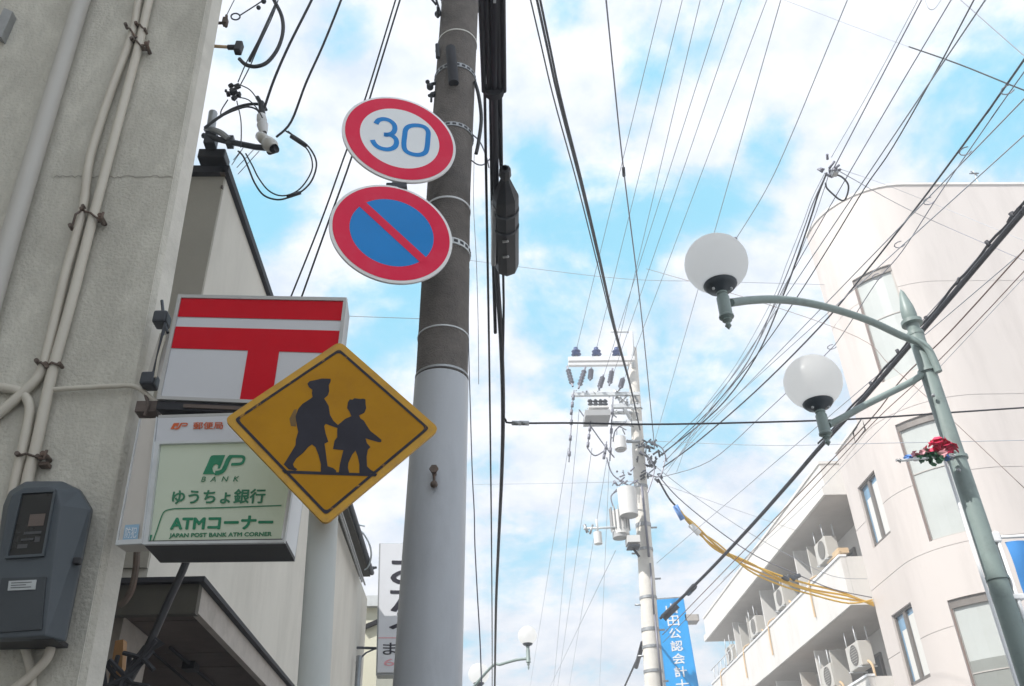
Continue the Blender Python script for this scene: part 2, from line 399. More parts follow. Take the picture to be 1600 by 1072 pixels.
M['duct_beige'] = mat('duct_beige', (0.58, 0.42, 0.25), 0.6, noise=.1, scale=8)
M['wood_box'] = mat('wood_box', (0.42, 0.29, 0.19), 0.7, noise=.15, scale=6)
M['banner_blue'] = mat('banner_blue', (0.06, 0.26, 0.62), 0.7, noise=.06, scale=3)
M['board_blue'] = mat('board_blue', (0.03, 0.36, 0.80), 0.4, noise=.05, scale=2)
M['letter_white'] = mat('letter_white', (0.82, 0.83, 0.84), 0.5)
M['petal_red'] = mat('petal_red', (0.66, 0.03, 0.10), 0.6, noise=.2, scale=20)
M['petal_pink'] = mat('petal_pink', (0.74, 0.34, 0.38), 0.6, noise=.15, scale=20)
M['petal_blue'] = mat('petal_blue', (0.14, 0.30, 0.66), 0.6, noise=.15, scale=20)
M['petal_white'] = mat('petal_white', (0.78, 0.77, 0.76), 0.6)
M['leaf'] = mat('leaf', (0.05, 0.17, 0.08), 0.6, noise=.25, scale=25)
M['wire'] = mat('wire', (0.025, 0.025, 0.032), 0.6)
M['wire_grey'] = mat('wire_grey', (0.20, 0.20, 0.24), 0.5, 0.3)
M['wire_pale'] = mat('wire_pale', (0.36, 0.38, 0.42), 0.5, 0.3)
M['wire_brown'] = mat('wire_brown', (0.20, 0.14, 0.12), 0.6)
M['wire_cover'] = mat('wire_cover', (0.55, 0.62, 0.66), 0.5)
M['yellow'] = mat('yellow', (0.72, 0.43, 0.04), 0.5, noise=.08, scale=10)
M['insulator_blue'] = mat('insulator_blue', (0.06, 0.09, 0.22), 0.25)
M['transformer'] = mat('transformer', (0.66, 0.65, 0.63), 0.5, noise=.05, scale=5)
M['transformer_low'] = mat('transformer_low', (0.38, 0.38, 0.38), 0.5, noise=.05, scale=5)
M['cream_yellow'] = mat('cream_yellow', (0.72, 0.705, 0.58), 0.8, noise=.04, scale=2)
M['asphalt'] = mat('asphalt', (0.075, 0.075, 0.075), 0.9, noise=.2, scale=4, bump=.3, bscale=120)
M['paving'] = mat('paving', (0.42, 0.405, 0.385), 0.9, noise=.12, scale=3, bump=.2, bscale=60)
M['brick_red'] = mat('brick_red', (0.20, 0.09, 0.07), 0.8, noise=.2, scale=12)
M['crack'] = mat('crack', (0.27, 0.25, 0.21), 0.9)
M['shop_white'] = mat('shop_white', (0.66, 0.67, 0.70), 0.4, noise=.04, scale=3)
M['meter_dark'] = mat('meter_dark', (0.045, 0.052, 0.058), 0.6, noise=.1, scale=6)
M['faded_print'] = mat('faded_print', (0.16, 0.085, 0.012), 0.6, noise=.3, scale=20)

# ================================================================== GROUND
structure(MB().add([(-500, -500, 0), (500, -500, 0), (500, 500, 0), (-500, 500, 0)], [(0, 1, 2, 3)]).build('ground', M['paving'], loc=(0, 0, 0)))
structure(MB().add([(-1.15, -60, .004), (2.9, -60, .004), (2.9, 120, .004), (-1.15, 120, .004)], [(0, 1, 2, 3)]).build('road', M['asphalt'], loc=(0, 0, 0.004)))
structure(MB().bb((2.9, -60, -.2), (8.2, 120, .12)).build('pavement', M['paving']))
structure(MB().bb((2.75, -60, .008), (2.83, 120, .0085)).build('edge_line', M['letter_white']))

# ================================================================== NEAR BUILDING (post office)
def eX(z): return -1.003-0.0382*z
def lean_prism(mb, foot, z0, z1, mi=0):     # foot: (x offset from the leaning edge or absolute, y, follows_edge)
    lo = [Vector(((eX(z0)+x) if k else x, y, z0)) for x, y, k in foot]
    hi = [Vector(((eX(z1)+x) if k else x, y, z1)) for x, y, k in foot]
    n = len(foot)
    mb.add(lo+hi, [(i, (i+1) % n, n+(i+1) % n, n+i) for i in range(n)], False, mi)
    for ring, zz in ((lo, z0), (hi, z1)): mb.flat(ring, mi)
    return mb
post_office = thing('post_office', (-3, 3.5, 0), 'weathered grey stucco building at the left edge carrying pipes and a meter box', 'building')
lean_prism(MB(), [(-.075, 2.70, 1), (-9, 2.70, 0), (-9, 4.05, 0), (-3.2, 4.05, 0), (-3.2, 3.25, 0), (-.70, 3.14, 1), (-.125, 2.93, 1), (-.043, 2.79, 1)], 0, 11).build('stucco_wall', M['stucco'], post_office)
c = MB()
lo, hi = [], []
for z in np.linspace(0, 11, 40):
    lo.append((eX(z)-.078, 2.697, z)); hi.append((eX(z)-.040, 2.788, z))
n = len(lo); c.add(lo+hi, [(i, i+1, n+i+1, n+i) for i in range(n-1)])
c.build('corner_strip', M['stucco_smooth'], post_office)
# hairline crack across the pilaster
ck = []
for i in range(40):
    x = 84+(268-84)*i/39
    ck.append(atY(x, 276+random.uniform(-2.2, 2.2)+(2 if i % 7 == 0 else 0), 2.697))
MB().ribbon(ck, .0035, Vector((0, -1, 0))).build('crack', M['crack'], post_office)
# small plate high on the left
q = [atY(x, y, 2.66) for x, y in ((6, 12), (20, 18), (2, 58), (-12, 50))]
MB().prism(q, (0, .045, 0)).build('vent_plate', M['galv'], post_office)

# unseen building added left of the frame, placed to keep this front in shade
nb = thing('shading_building', (-7, -6, 0), 'unseen plain stucco building added beside the post office to shade its front', 'building')
MB().bb((-11, -16, 0), (-4.5, 2.0, 13)).build('stucco_wall', M['stucco_smooth'], nb)
MB().bb((-11.1, -16.1, 13), (-4.4, 2.08, 13.25)).build('roof_edge', M['galv'], nb)

def pipe_px(pts, r, Y=2.66, n=10, sub=6): return MB().tube(smooth_path([atY(x, y, Y) for x, y in pts], sub), r, n)
t = tag(pipe_px([(160, -90), (128, 0), (60, 222), (2, 418), (-60, 640)], .036, 2.655, 14).build('downpipe', M['pvc_grey']), 'wide grey downpipe, leftmost and thickest pipe on the stucco wall', 'downpipe')
for y0, y1 in ((-20, -20),):
    pass
ca = thing('wall_conduit', atY(60, 640, 2.68), 'grey conduit with rusty streaks that bends away left above the meter box', 'conduit')
pipe_px([(240, -90), (219, -10), (207, 52), (178, 130), (156, 195), (139, 255), (129, 330), (102, 430), (73, 552), (62, 585), (38, 612), (-20, 662)], .0175, 2.675).build('pipe', M['pvc'], ca)
cb_ = thing('wall_conduit', atY(40, 740, 2.68), 'straight grey conduit, right one of the clamped pair, running down into meter box', 'conduit')
pipe_px([(262, -90), (236, -10), (217, 70), (188, 180), (148, 330), (112, 470), (82, 580), (58, 690), (44, 745), (36, 790)], .0185, 2.672).build('pipe', M['pvc'], cb_)
cc_ = thing('wall_conduit', atY(30, 740, 2.68), 'short grey conduit curving in from the left edge down behind meter box', 'conduit')
pipe_px([(-30, 603), (5, 606), (32, 613), (46, 633), (43, 665), (33, 712), (22, 760), (15, 800)], .0165, 2.678).build('pipe', M['pvc'], cc_)
cd_ = thing('wall_conduit', atY(160, 606, 2.68), 'thin grey conduit running across the wall to the red postal sign', 'conduit')
pipe_px([(80, 609), (130, 606), (170, 604), (203, 603), (219, 608), (238, 624), (252, 634)], .0088, 2.675).build('pipe', M['pvc'], cd_)
def clamp(parent, a, b, Y=2.668):
    A, B = atY(*a, Y), atY(*b, Y); mb = MB(); mb.tube([A, (A+B)/2+Vector((0, -.024, 0)), B], .0045, 6)
    mb.cyl(A+Vector((0, .01, 0)), A+Vector((0, -.02, 0)), .008, n=8); mb.cyl(B+Vector((0, .01, 0)), B+Vector((0, -.02, 0)), .007, n=8)
    mb.build('pipe_clamp', M['rusty'], parent)
clamp(ca, (198, 42), (214, 62)); clamp(cb_, (214, 40), (228, 50)); clamp(cb_, (207, 64), (224, 76))
clamp(ca, (112, 356), (132, 326)); clamp(cb_, (130, 330), (160, 348)); clamp(ca, (60, 567), (76, 576)); clamp(cb_, (74, 572), (96, 572)); clamp(cb_, (30, 712), (62, 716))
for x, y in ((231, 75), (160, 343), (72, 714)):
    mb = MB(); p = atY(x, y, 2.67); mb.cyl(p+Vector((0, .03, 0)), p+Vector((0, -.03, 0)), .009, n=8); mb.box(p+Vector((-.015, .01, .004)), (.035, .012, .014)); mb.tube([p+Vector((.012, -.03, .01)), p+Vector((.012, -.03, -.022)), p+Vector((-.006, -.03, -.018))], .005, 6)
    mb.build('anchor_bolt', M['rusty'], cb_)
for x, y in ((70, 727),):
    MB().box(atY(x, y, 2.68), (.03, .03, .012)).build('anchor_bolt', M['rusty'], cb_)
ce_ = thing('wall_conduit', atY(60, 1050, 2.68), 'pale conduit crossing to the left below the meter box', 'conduit')
pipe_px([(82, 1000), (74, 1028), (52, 1052), (26, 1074), (-20, 1105)], .0135, 2.66).build('pipe', M['pvc'], ce_)
cf_ = thing('wall_conduit', atY(45, 1050, 2.68), 'pale conduit dropping straight out of the bottom of meter box', 'conduit')
pipe_px([(36, 1000), (44, 1030), (50, 1060), (50, 1110)], .0125, 2.685).build('pipe', M['pvc'], cf_)

# electricity meter box
mbx = thing('meter_box', atY(45, 1000, 2.69), 'dark blue grey electricity meter box with a glass window on the left wall', 'meter box')
back = [(5, 790), (14, 768), (40, 752), (98, 752), (127, 766), (146, 797), (104, 1003), (-25, 1006)]
front = [(12, 794), (19, 774), (36, 763), (78, 760), (90, 767), (95, 790), (71, 994), (-24, 999)]
bk = [atY(x, y, 2.695) for x, y in back]; md = [atY(x*.93+f[0]*.07, y*.93+f[1]*.07, 2.60) for (x, y), f in zip(back, front)]; fr = [atY(x, y, 2.545) for x, y in front]
mb = MB(); mb.add(bk+md+fr, [(k*8+i, k*8+(i+1) % 8, k*8+8+(i+1) % 8, k*8+8+i) for k in range(2) for i in range(8)]); mb.flat(fr); mb.flat(bk)
mo = mb.build('housing', M['meter_grey'], mbx)
bv = mo.modifiers.new('soft', 'BEVEL'); bv.width = .006; bv.segments = 3; bv.limit_method = 'ANGLE'; bv.angle_limit = radians(20)
YM = 2.545
wq = Quad(*[atY(x, y, YM-.002) for x, y in ((33, 769), (89, 766), (70, 870), (9, 874))])
MB().flat([wq.P(u, v, 0.001) for u, v in ((.04, .04), (.96, .04), (.96, .96), (.04, .96))]).build('window_glass', M['meter_glass'], mbx)
mb = MB()
for (u0, v0, u1, v1) in ((0, 0, 1, .035), (0, .965, 1, 1), (0, .035, .06, .965), (.94, .035, 1, .965)): mb.prism(wq.rect(u0, v0, u1, v1, -.002), wq.n*.010)
mb.build('window_frame', M['meter_grey'], mbx)
mb = MB(); mb.flat(wq.rect(.40, .36, .82, .54, .003)); mb.build('meter_dial', M['brown'], mbx)
mb = MB(); mb.flat(wq.rect(.34, .62, .80, .66, .003)); mb.flat(wq.rect(.3, .72, .62, .75, .003)); mb.flat(wq.rect(.24, .80, .5, .86, .003)); mb.flat(wq.rect(.66, .70, .80, .78, .003)); mb.build('meter_mechanism', M['alu_dark'], mbx)
mb = MB(); sq = Quad(*[atY(x, y, YM-.001) for x, y in ((4, 904), (73, 902), (66, 984), (-16, 990))]); mb.prism(sq.rect(0, 0, 1, 1, -.001), sq.n*.006); mb.build('cover_panel', M['meter_dark'], mbx)
lq = Quad(*[atY(x, y, YM-.008) for x, y in ((14, 908), (57, 906), (55, 921), (12, 923))])
MB().prism(lq.rect(0, 0, 1, 1, -.003), lq.n*.004).build('label_plate', M['label_white'], mbx)
mb = MB()
for k in range(3): mb.flat(lq.rect(.1, .2+.25*k, .85-.2*(k % 2), .28+.25*k, .002))
mb.build('fine_print', M['alu_dark'], mbx)
p = atY(121, 877, 2.58); MB().box(p, (.022, .02, .02), None, 0, .004).build('latch', M['black'], mbx)
p = atY(40, 1004, 2.62); MB().box(p, (.2, .1, .012)).build('base_gasket', M['black'], mbx)

# ================================================================== POSTAL SIGN BOX (red T mark)
def qbox(mb, q, depth, mi=0, d0=0):        # solid behind a Quad face
    mb.prism(q.rect(0, 0, 1, 1, d0), -q.n*depth, mi); return mb
pn = Vector((sin(radians(-9)), -cos(radians(-9)), 0))
pp = atY(393, 547, 2.56)
PQ = Quad(*[at_plane(x, y, pp, pn) for x, y in ((279, 463), (542, 468), (522, 634), (246, 622))])
ps = thing('postal_sign', PQ.P(.5, 1), 'red and white lightbox sign with a large red T mark on a building corner', 'sign')
mb = MB(); mb.prism(PQ.rect(0, 0, 1, 1, -.006), (-.005, .10, 0)); mb.build('case', M['alu'], ps)
mb = MB()
for (u0, v0, u1, v1) in ((0, -.012, 1, .022), (0, .985, 1, 1.015), (0, .022, .022, .985), (.984, .022, 1.004, .985)): mb.prism(PQ.rect(u0, v0, u1, v1, -.008), PQ.n*.014)
mb.build('frame', M['alu'], ps)
MB().flat(PQ.rect(.02, .02, .985, .99, .0005)).build('face_panel', M['acrylic'], ps)
mb = MB(); mb.flat(PQ.rect(.023, .024, .984, .215, .0025)); mb.flat(PQ.rect(.023, .315, .984, .53, .0025)); mb.flat(PQ.rect(.475, .53, .655, .985, .0025)); mb.build('postal_mark', M['post_red'], ps)
mb = MB(); mb.prism(PQ.rect(.0, 1.018, 1, 1.09, -.004), -PQ.n*.15); mb.build('lower_rail', M['black_soft'], ps)
MB().prism(PQ.rect(.16, 1.045, .98, 1.075, -.003), PQ.n*.006).build('rail_groove', M['brown'], ps)
mb = MB(); mb.prism([atY(x, y, 2.68) for x, y in ((250, 520), (264, 520), (240, 596), (226, 596))], (0, .05, 0)); mb.build('hinge_plate', M['bracket_beige'], ps)
mb = MB()
for x, y in ((253, 500), (234, 596)): mb.box(atY(x, y, 2.66), (.05, .06, .05), None, 0, .008)
mb.tube([atY(253, 470, 2.68), atY(256, 500, 2.65), atY(262, 520, 2.63)], .006, 6)
mb.tube([atY(258, 505, 2.64), atY(246, 560, 2.64), atY(236, 600, 2.64)], .006, 6)
mb.build('hinge_block', M['dark_steel'], ps)
MB().tube([atY(258, 525, 2.63), atY(248, 560, 2.63), atY(243, 590, 2.63)], .0055, 6).build('conduit_stub', M['pvc'], ps)
mb = MB(); mb.tube([atY(226, 612, 2.68), atY(232, 632, 2.66), atY(226, 650, 2.66)], .006, 6); mb.box(atY(232, 640, 2.69), (.07, .05, .04)); mb.build('lower_bracket', M['brown'], ps)

# ================================================================== ATM SIGN BOX
an = Vector((sin(radians(-10)), -cos(radians(-10)), 0))
ap = atY(340, 750, 2.56)
AQ = Quad(*[at_plane(x, y, ap, an) for x, y in ((246, 652), (474, 645), (444, 847), (223, 850))])
at = thing('bank_sign', AQ.P(.5, 1), 'pale green lit bank sign box with green Japanese lettering below the red sign', 'sign')
side = Quad(*[at_plane(x, y, ap, an) for x, y in ((218, 655), (246, 652), (223, 850), (181, 852))])
mb = MB(); qbox(mb, side, .06, 0, -.004); mb.build('mounting_panel', M['bracket_beige'], at)
mb = MB()
for i in range(2): mb.prism(side.rect(.0+.95*i, 0, .05+.95*i, 1, -.004), side.n*.008)
mb.prism(side.rect(.05, .965, .95, 1, -.004), side.n*.008)
mb.build('panel_trim', M['galv_light'], at)
MB().flat(side.rect(.24, .855, .80, .975, .0025)).build('sticker', M['sticker_blue'], at)
mb = MB(); lettering(mb, '防犯', *side.rect(.3, .875, .74, .955, .004)); mb.build('sticker_print', M['letter_white'], at)
D = .165
tl, tr, br, bl = AQ.rect(0, 0, 1, 1, -.004)
sh = Vector((0, D, 0))
mb = MB(); mb.prism([bl, br, br+sh, bl+sh], (0, 0, .012)); mb.build('bottom_plate', M['alu_dark'], at)
mb = MB(); mb.prism([tr, br+Vector((0, 0, .0125)), br+sh+Vector((0, 0, .0125)), tr+sh], Vector((-1, 0, 0))*.012); mb.build('sky_lit_side', M['box_white'], at)  # white colour imitates sky light falling on this side
mb = MB(); mb.prism([tl, bl+Vector((0, 0, .0125)), bl+sh+Vector((0, 0, .0125)), tl+sh], Vector((1, 0, 0))*.012); mb.prism([tl, tr, tr+sh, tl+sh], (0, 0, .01)); mb.build('case', M['alu'], at)
mb = MB(); mb.prism([tl+sh*.98, tr+sh*.98, br+sh*.98, bl+sh*.98], sh.normalized()*.006); mb.build('back_plate', M['alu'], at)
MB().prism(AQ.rect(.004, .004, .996, .205, -.002), -AQ.n*.01).build('header_panel', M['acrylic'], at)
MB().prism(AQ.rect(.035, .225, .985, .985, -.012), -AQ.n*.01).build('lit_panel', M['acrylic_lit'], at)
mb = MB()
for (u0, v0, u1, v1) in ((.0, .205, 1, .226), (.0, .983, 1, 1.003), (.0, .226, .034, .983), (.985, .226, 1, .983)): mb.prism(AQ.rect(u0, v0, u1, v1, -.012), AQ.n*.012)
mb.build('frame', M['galv_light'], at)
# lettering and marks, printed on the panels (traced where they stand)
def on(q, d, x, y): return q.px(x, y, d)
def jp(mb, fx, q, d, k=1.0):                # the JP mark: solid block with a cut swoosh, then a P
    T = lambda x, y: on(q, d, *fx(x, y))
    mb.flat([T(x, y) for x, y in ((645, 755), (690, 655), (735, 548), (752, 532), (780, 527), (915, 525), (880, 610), (850, 686), (822, 690), (830, 648), (806, 634), (778, 645), (760, 684), (768, 722), (800, 755))])
    pth = smooth_path([T(x, y) for x, y in ((790, 742), (838, 736), (885, 712), (915, 660), (945, 590), (975, 545))], 5)
    mb.ribbon(pth, (T(0, 0)-T(52, 0)).length, q.n)
    pth = smooth_path([T(x, y) for x, y in ((958, 541), (1060, 541), (1120, 545), (1138, 570), (1122, 612), (1085, 632), (985, 636))], 5)
    mb.ribbon(pth, (T(0, 0)-T(32, 0)).length, q.n)
f1 = lambda x, y: (230+x/7.62, 640+y/7.62)
def lit_text(txt, x0, y0, x1, y1, name, m, bold=0.0, lean=0.0, parent=at, slope=-.012, d=-.0095, spacing=1.0, shear=0.0):
    h = y1-y0; mb = MB(); q = AQ
    lettering(mb, txt, on(q, d, x0+lean*h, y0), on(q, d, x1+lean*h, y0+slope*(x1-x0)), on(q, d, x1, y1+slope*(x1-x0)), on(q, d, x0, y1), bold, shear, spacing)
    return mb.build(name, m, parent)
mb = MB(); jp(mb, f1, AQ, -.0095); mb.build('bank_mark', M['jp_green'], at)
lit_text('B A N K', 312, 743, 371, 751, 'lettering', M['jp_green_dark'], .01, .12, shear=.2, spacing=1.3)
lit_text('ゆうちょ銀行', 266, 764, 411, 786, 'lettering', M['jp_green_dark'], .03, .12)
lit_text('ATMコーナー', 264, 806, 423, 826, 'lettering', M['jp_green'], .055, .12, slope=-.01)
lit_text('JAPAN POST BANK ATM CORNER', 262, 832, 422, 840, 'lettering', M['jp_green_dark'], .05, .12, slope=-.015)
pth = smooth_path([on(AQ, -.0095, x, y) for x, y in ((236, 846), (243, 826), (251, 803), (257, 796), (270, 793))], 5)+[on(AQ, -.0095, x, y) for x, y in ((340, 791.5), (438, 788))]
MB().ribbon(pth, .0042, AQ.n).build('outline_print', M['jp_green_dark'], at)
MB().flat([on(AQ, -.0095, x, y) for x, y in ((227, 846), (231, 834), (236, 834), (232, 846))]).build('outline_print', M['jp_green'], at)
f2 = lambda x, y: (266+(x-640)*.0535, 661+(y-527)*.042)
mb = MB(); jp(mb, f2, AQ, .0005); mb.build('post_mark', M['jp_orange'], at)
lit_text('郵便局', 302, 660, 348, 671, 'lettering', M['jp_orange'], .015, .05, d=.0005)

# ================================================================== STUCCO HOUSE and its neighbours down the left side
hs = thing('stucco_house', (-4, 6, 0), 'cream stucco house behind the postal signs, dark cap on its roof corner', 'house')
HX = -1.6
mb = MB(); mb.bb((-8, 4.22, 2.77), (HX, 8.2, 5.5)); mb.build('wall', M['cream_wall'], hs)
MB().bb((-8, 4.24, 0), (HX-.62, 8.19, 2.765)).build('lower_wall', M['brown'], hs)
mb = MB(); mb.bb((-8, 4.2, 2.95), (HX-.002, 4.217, 5.5)); mb.build('shaded_end', M['shaded_wall'], hs)  # darker sheet over the end face, imitating its shaded side
mb = MB(); mb.bb((-8, 4.16, 5.502), (HX+.03, 8.2, 5.56)); mb.build('roof', M['black_soft'], hs)
p = atY(334, 249, 4.14); mb = MB(); mb.box(p, (.17, .12, .075), None, 0, .008); mb.build('roof_cap', M['black'], hs)
mb = MB(); mb.box(atY(349, 268, 4.18), (.03, .04, .05)); mb.box(atY(347, 293, 4.2), (.012, .02, .02)); mb.build('hook', M['rusty'], hs)
MB().bb((-8, 4.195, 0), (-2.0, 4.2, 2.94)).build('dark_cladding', M['brown_dark'], hs)
MB().bb((-2.0, 4.15, 0), (-1.93, 4.19, 2.5)).build('corner_post', M['orange_wood'], hs)

sh2 = thing('eaved_house', (-4, 10, 0), 'pale house with a dark eave underside, farther along behind the school sign', 'house')
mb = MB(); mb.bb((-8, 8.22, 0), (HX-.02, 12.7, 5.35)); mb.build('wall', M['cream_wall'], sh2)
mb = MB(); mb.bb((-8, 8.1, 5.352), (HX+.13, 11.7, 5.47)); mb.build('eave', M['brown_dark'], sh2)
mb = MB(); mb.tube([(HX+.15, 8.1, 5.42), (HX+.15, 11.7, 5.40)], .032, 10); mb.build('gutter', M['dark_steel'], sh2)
mb = MB()
mb.tube(smooth_path([(HX+.05, 8.1, 5.30), (HX+.06, 9.5, 5.26), (HX+.05, 11.5, 5.22)], 5), .012, 6)
mb.tube(smooth_path([(HX+.09, 8.1, 5.27), (HX+.10, 9.5, 5.22), (HX+.09, 11.5, 5.18)], 5), .012, 6); mb.build('eave_pipes', M['galv'], sh2)
mb = MB(); mb.tube(smooth_path([atY(x, y, 9.6+(y-800)*.02) for x, y in ((545, 795), (550, 822), (566, 832), (577, 850), (580, 868), (576, 884), (570, 890))], 5), .012, 6)
mb.tube(smooth_path([atY(x, y, 9.6+(y-800)*.02) for x, y in ((545, 800), (549, 816), (560, 820), (570, 822))], 5), .01, 6); mb.build('loose_cable', M['wire_cover'], sh2)
mb = MB(); mb.tube([(HX+.06, 11.6, 0), (HX+.06, 11.6, 4.3)], .035, 8); mb.build('drainpipe', M['galv'], sh2)

yh = thing('yellow_house', (-3, 16, 0), 'pale yellow house seen in the slit beside the white shop sign', 'house')
mb = MB(); yx = atY(591, 1000, 13.4).x; yz = atY(580, 950, 13.4).z; mb.bb((-8, 13.4, 0), (yx, 22, yz)); mb.build('wall', M['cream_yellow'], yh)
mb = MB(); mb.bb((-8, 13.3, yz+.002), (yx+.05, 22.1, yz+.16)); mb.build('roof', M['galv_light'], yh)
mb = MB(); mb.box(atY(579, 976, 13.36), (.26, .05, .06), Matrix.Rotation(radians(-22), 3, 'Y')); mb.build('bracket', M['black'], yh)

# shop canopy
cz = 2.84
cn = thing('shop_canopy', (-1.7, 5.6, cz), 'shop canopy with dark roof edge and pale fascia under the bank sign', 'canopy')
CX = -1.30
mb = MB(); mb.bb((-2.3, 4.05, cz-.012), (CX+.03, 8.2, cz+.012)); mb.build('roof', M['black_soft'], cn)
mb = MB(); mb.bb((CX-.035, 4.13, cz-.135), (CX, 8.2, cz-.013)); mb.build('fascia', M['fascia'], cn)
mb = MB(); mb.bb((-2.3, 4.08, cz-.15), (CX+.002, 4.128, cz-.0135)); mb.build('front_fascia', M['brown_dark'], cn)
mb = MB()
k = 0; y = 4.14
while y < 8.1:
    o_ = MB().bb((-2.3, y, cz-.075+random.uniform(-.003, .003)), (CX-.037, y+.31, cz-.055)).build('soffit_board', M['brown'], cn); y += .32
mb = MB(); mb.bb((-2.02, 4.35, 0), (-1.72, 4.75, cz-.08)); mb.build('pillar', M['fascia'], cn)
mb = MB(); mb.tube([(-1.66, 4.9, cz-.09), (-1.64, 8, cz-.12)], .009, 6); mb.tube([(-1.78, 4.9, cz-.09), (-1.75, 8, cz-.16)], .007, 6); mb.box((-1.66, 5.3, cz-.1), (.07, .1, .04)); mb.build('soffit_cable', M['black'], cn)

# things in the slot between post office and house
tag(MB().tube(smooth_path([atY(x, y, 3.45) for x, y in ((296, 862), (286, 890), (262, 942), (240, 992), (226, 1020), (196, 1074), (170, 1130))], 5), .0155, 9).build('feeder_cable', M['black']), 'thick black cable slanting down to the left beneath the bank sign', 'cable')
mb = MB()
for k in range(9):
    p = atY(212-k*4+random.uniform(-9, 9), 1034+k*5, 3.42); d = Vector((random.uniform(-.09, .09), random.uniform(-.03, .03), random.uniform(.03, .11)))
    mb.tube(smooth_path([p-d, p+Vector((random.uniform(-.03, .03), 0, random.uniform(-.02, .02))), p+d], 4), .009, 6)
mb.prism([atY(x, y, 3.44) for x, y in ((236, 990), (254, 1003), (234, 1014), (226, 1020))], (0, .03, 0))
mb.build('cable_bundle', M['black_soft']); o = bpy.data.objects['cable_bundle']; tag(o, 'tangle of taped black cables at the bottom, left of the pale pillar', 'cables')
tag(MB().tube(smooth_path([atY(x, y, 3.3) for x, y in ((214, 862), (212, 890), (206, 920), (196, 938), (186, 946))], 5), .013, 8).build('drain_hose', M['rusty']), 'rusty brown hose hanging below the left end of bank sign', 'hose')
tag(MB().prism([atY(x, y, 3.5) for x, y in ((180, 1001), (193, 999), (190, 1058), (170, 1060))], (0, .04, 0)).build('wooden_board', M['orange_wood']), 'small orange brown board standing in the dark slot by the corner', 'board')

# ================================================================== WHITE SHOP SIGN behind the pole
SY = 12.0
ss = thing('shop_sign', atY(620, 1058, SY), 'white vertical shop sign with black brush lettering half hidden by the pole', 'sign')
SQ = Quad(*[atY(x, y, SY) for x, y in ((592, 848), (700, 848), (690, 1054), (587, 1054))])
mb = MB(); mb.prism(SQ.rect(0, 0, 1, 1, -.03), -SQ.n*.22); mb.build('case', M['galv'], ss)
mb = MB(); mb.prism(SQ.rect(.025, .008, .975, .985, -.028), SQ.n*.03); mb.build('face_panel', M['shop_white'], ss)
for ch, a, b in (('お', .10, .33), ('た', .345, .54), ('る', .55, .725)):
    mb = MB(); lettering(mb, ch, *SQ.rect(.19, a, .86, b, .006), .022); mb.build('lettering', M['print_black'], ss)
mb = MB(); lettering(mb, 'まつ', *SQ.rect(.10, .775, .66, .86, .006), .01); mb.build('lettering', M['print_black'], ss)
mb = MB(); lettering(mb, '641', *SQ.rect(.12, .89, .6, .94, .006), .005); mb.flat(SQ.rect(.03, .735, .97, .742, .006)); mb.build('lettering', M['petal_pink'], ss)
for y in (886, 1012):
    mb = MB(); a = atY(553, y, SY-.1); b = atY(588, y+1, SY+.1); mb.tube([a, b], .018, 6); mb.tube([atY(553, y+26, SY-.1), atY(572, y+8, SY), b], .012, 6); mb.build('wall_bracket', M['dark_steel'], ss)

# ================================================================== NEAR UTILITY POLE
PY = 3.75
def dep_of(x, y, Y): return Y/ray(x, y).y
ax = [(719, -60), (719, 0), (700, 300), (690, 600), (679, 836), (668, 1072)]
wd = {0: 58, 300: 68, 600: 84, 836: 95, 1072: 107}
def pole_pt(y):
    xs = np.interp(y, [-60, 0, 300, 600, 836, 1072], [722, 719, 701, 690, 679, 668]); return atY(float(xs), y, PY)
def pole_r(y):
    w = float(np.interp(y, [-60, 0, 300, 600, 836, 1072], [55, 58, 69, 83, 95, 107])); xs = 690; return w/2*dep_of(xs, y, PY)/FPX*.985
np_ = thing('utility_pole', (pole_pt(1072).x-.05, PY, 0), 'thick concrete utility pole in front, dark above and painted grey below', 'utility pole')
zt = [pole_pt(y) for y in (595, 450, 300, 150, 0, -60)]; rr = [pole_r(y) for y in (595, 450, 300, 150, 0, -60)]
topz = zt[-1]+(zt[-1]-zt[-2])*6
MB().tube(zt+[topz], rr+[rr[-1]*.86], 40).build('concrete_shaft', M['concrete_dark'], np_)
zb = [pole_pt(y) for y in (1072, 836, 597)]; base = zb[0]+(zb[0]-zb[1])/(zb[0].z-zb[1].z)*(-zb[0].z)
base = Vector((zb[0].x-.062, PY, 0))
MB().tube([base]+zb, [pole_r(1072)*1.06]+[pole_r(y)+.004 for y in (1072, 836, 597)], 40).build('painted_sleeve', M['sleeve'], np_)
def band(y, h, m, name='band', extra=.004, parent=None):
    c = pole_pt(y); r = pole_r(y)+extra; return MB().lathe(c-Vector((0, 0, h/2)), (0, 0, 1), [(r-.006, 0), (r, 0), (r, h), (r-.006, h)], 36).build(name, m, parent or np_)
band(530, .008, M['galv_light']); band(331, .012, M['box_white']); band(71, .011, M['porcelain']); band(592, .012, M['galv'])
def perf_band(y, h, m):
    c = pole_pt(y); r = pole_r(y)+.006; b = band(y, h, m, 'perforated_band', .006)
    mb = MB()
    for k in range(22):
        a = 2*pi*k/22; R = Matrix.Rotation(a, 3, 'Z'); mb.box(c+R @ Vector((r+.0005, 0, 0)), (.003, .022, h*.42), R)
    mb.build('slot_holes', M['black'], np_)
perf_band(398, .04, M['galv_light']); perf_band(218, .03, M['galv']); perf_band(126, .035, M['galv'])
mb = MB(); c = atY(704, 76, PY-pole_r(100)-.02); d = atY(709, 130, PY-pole_r(120)-.02); mb.tube([c, (c+d)/2+Vector((0, -.02, 0)), d], .031, 12); mb.build('step_bar', M['black_soft'], np_)
mb = MB()
for x, y, s in ((672, 136, .022), (676, 148, .018), (683, 80, .013), (668, 128, .014)):
    p = atY(x, y, PY-.05); mb.ball(p, s, 10, 8)
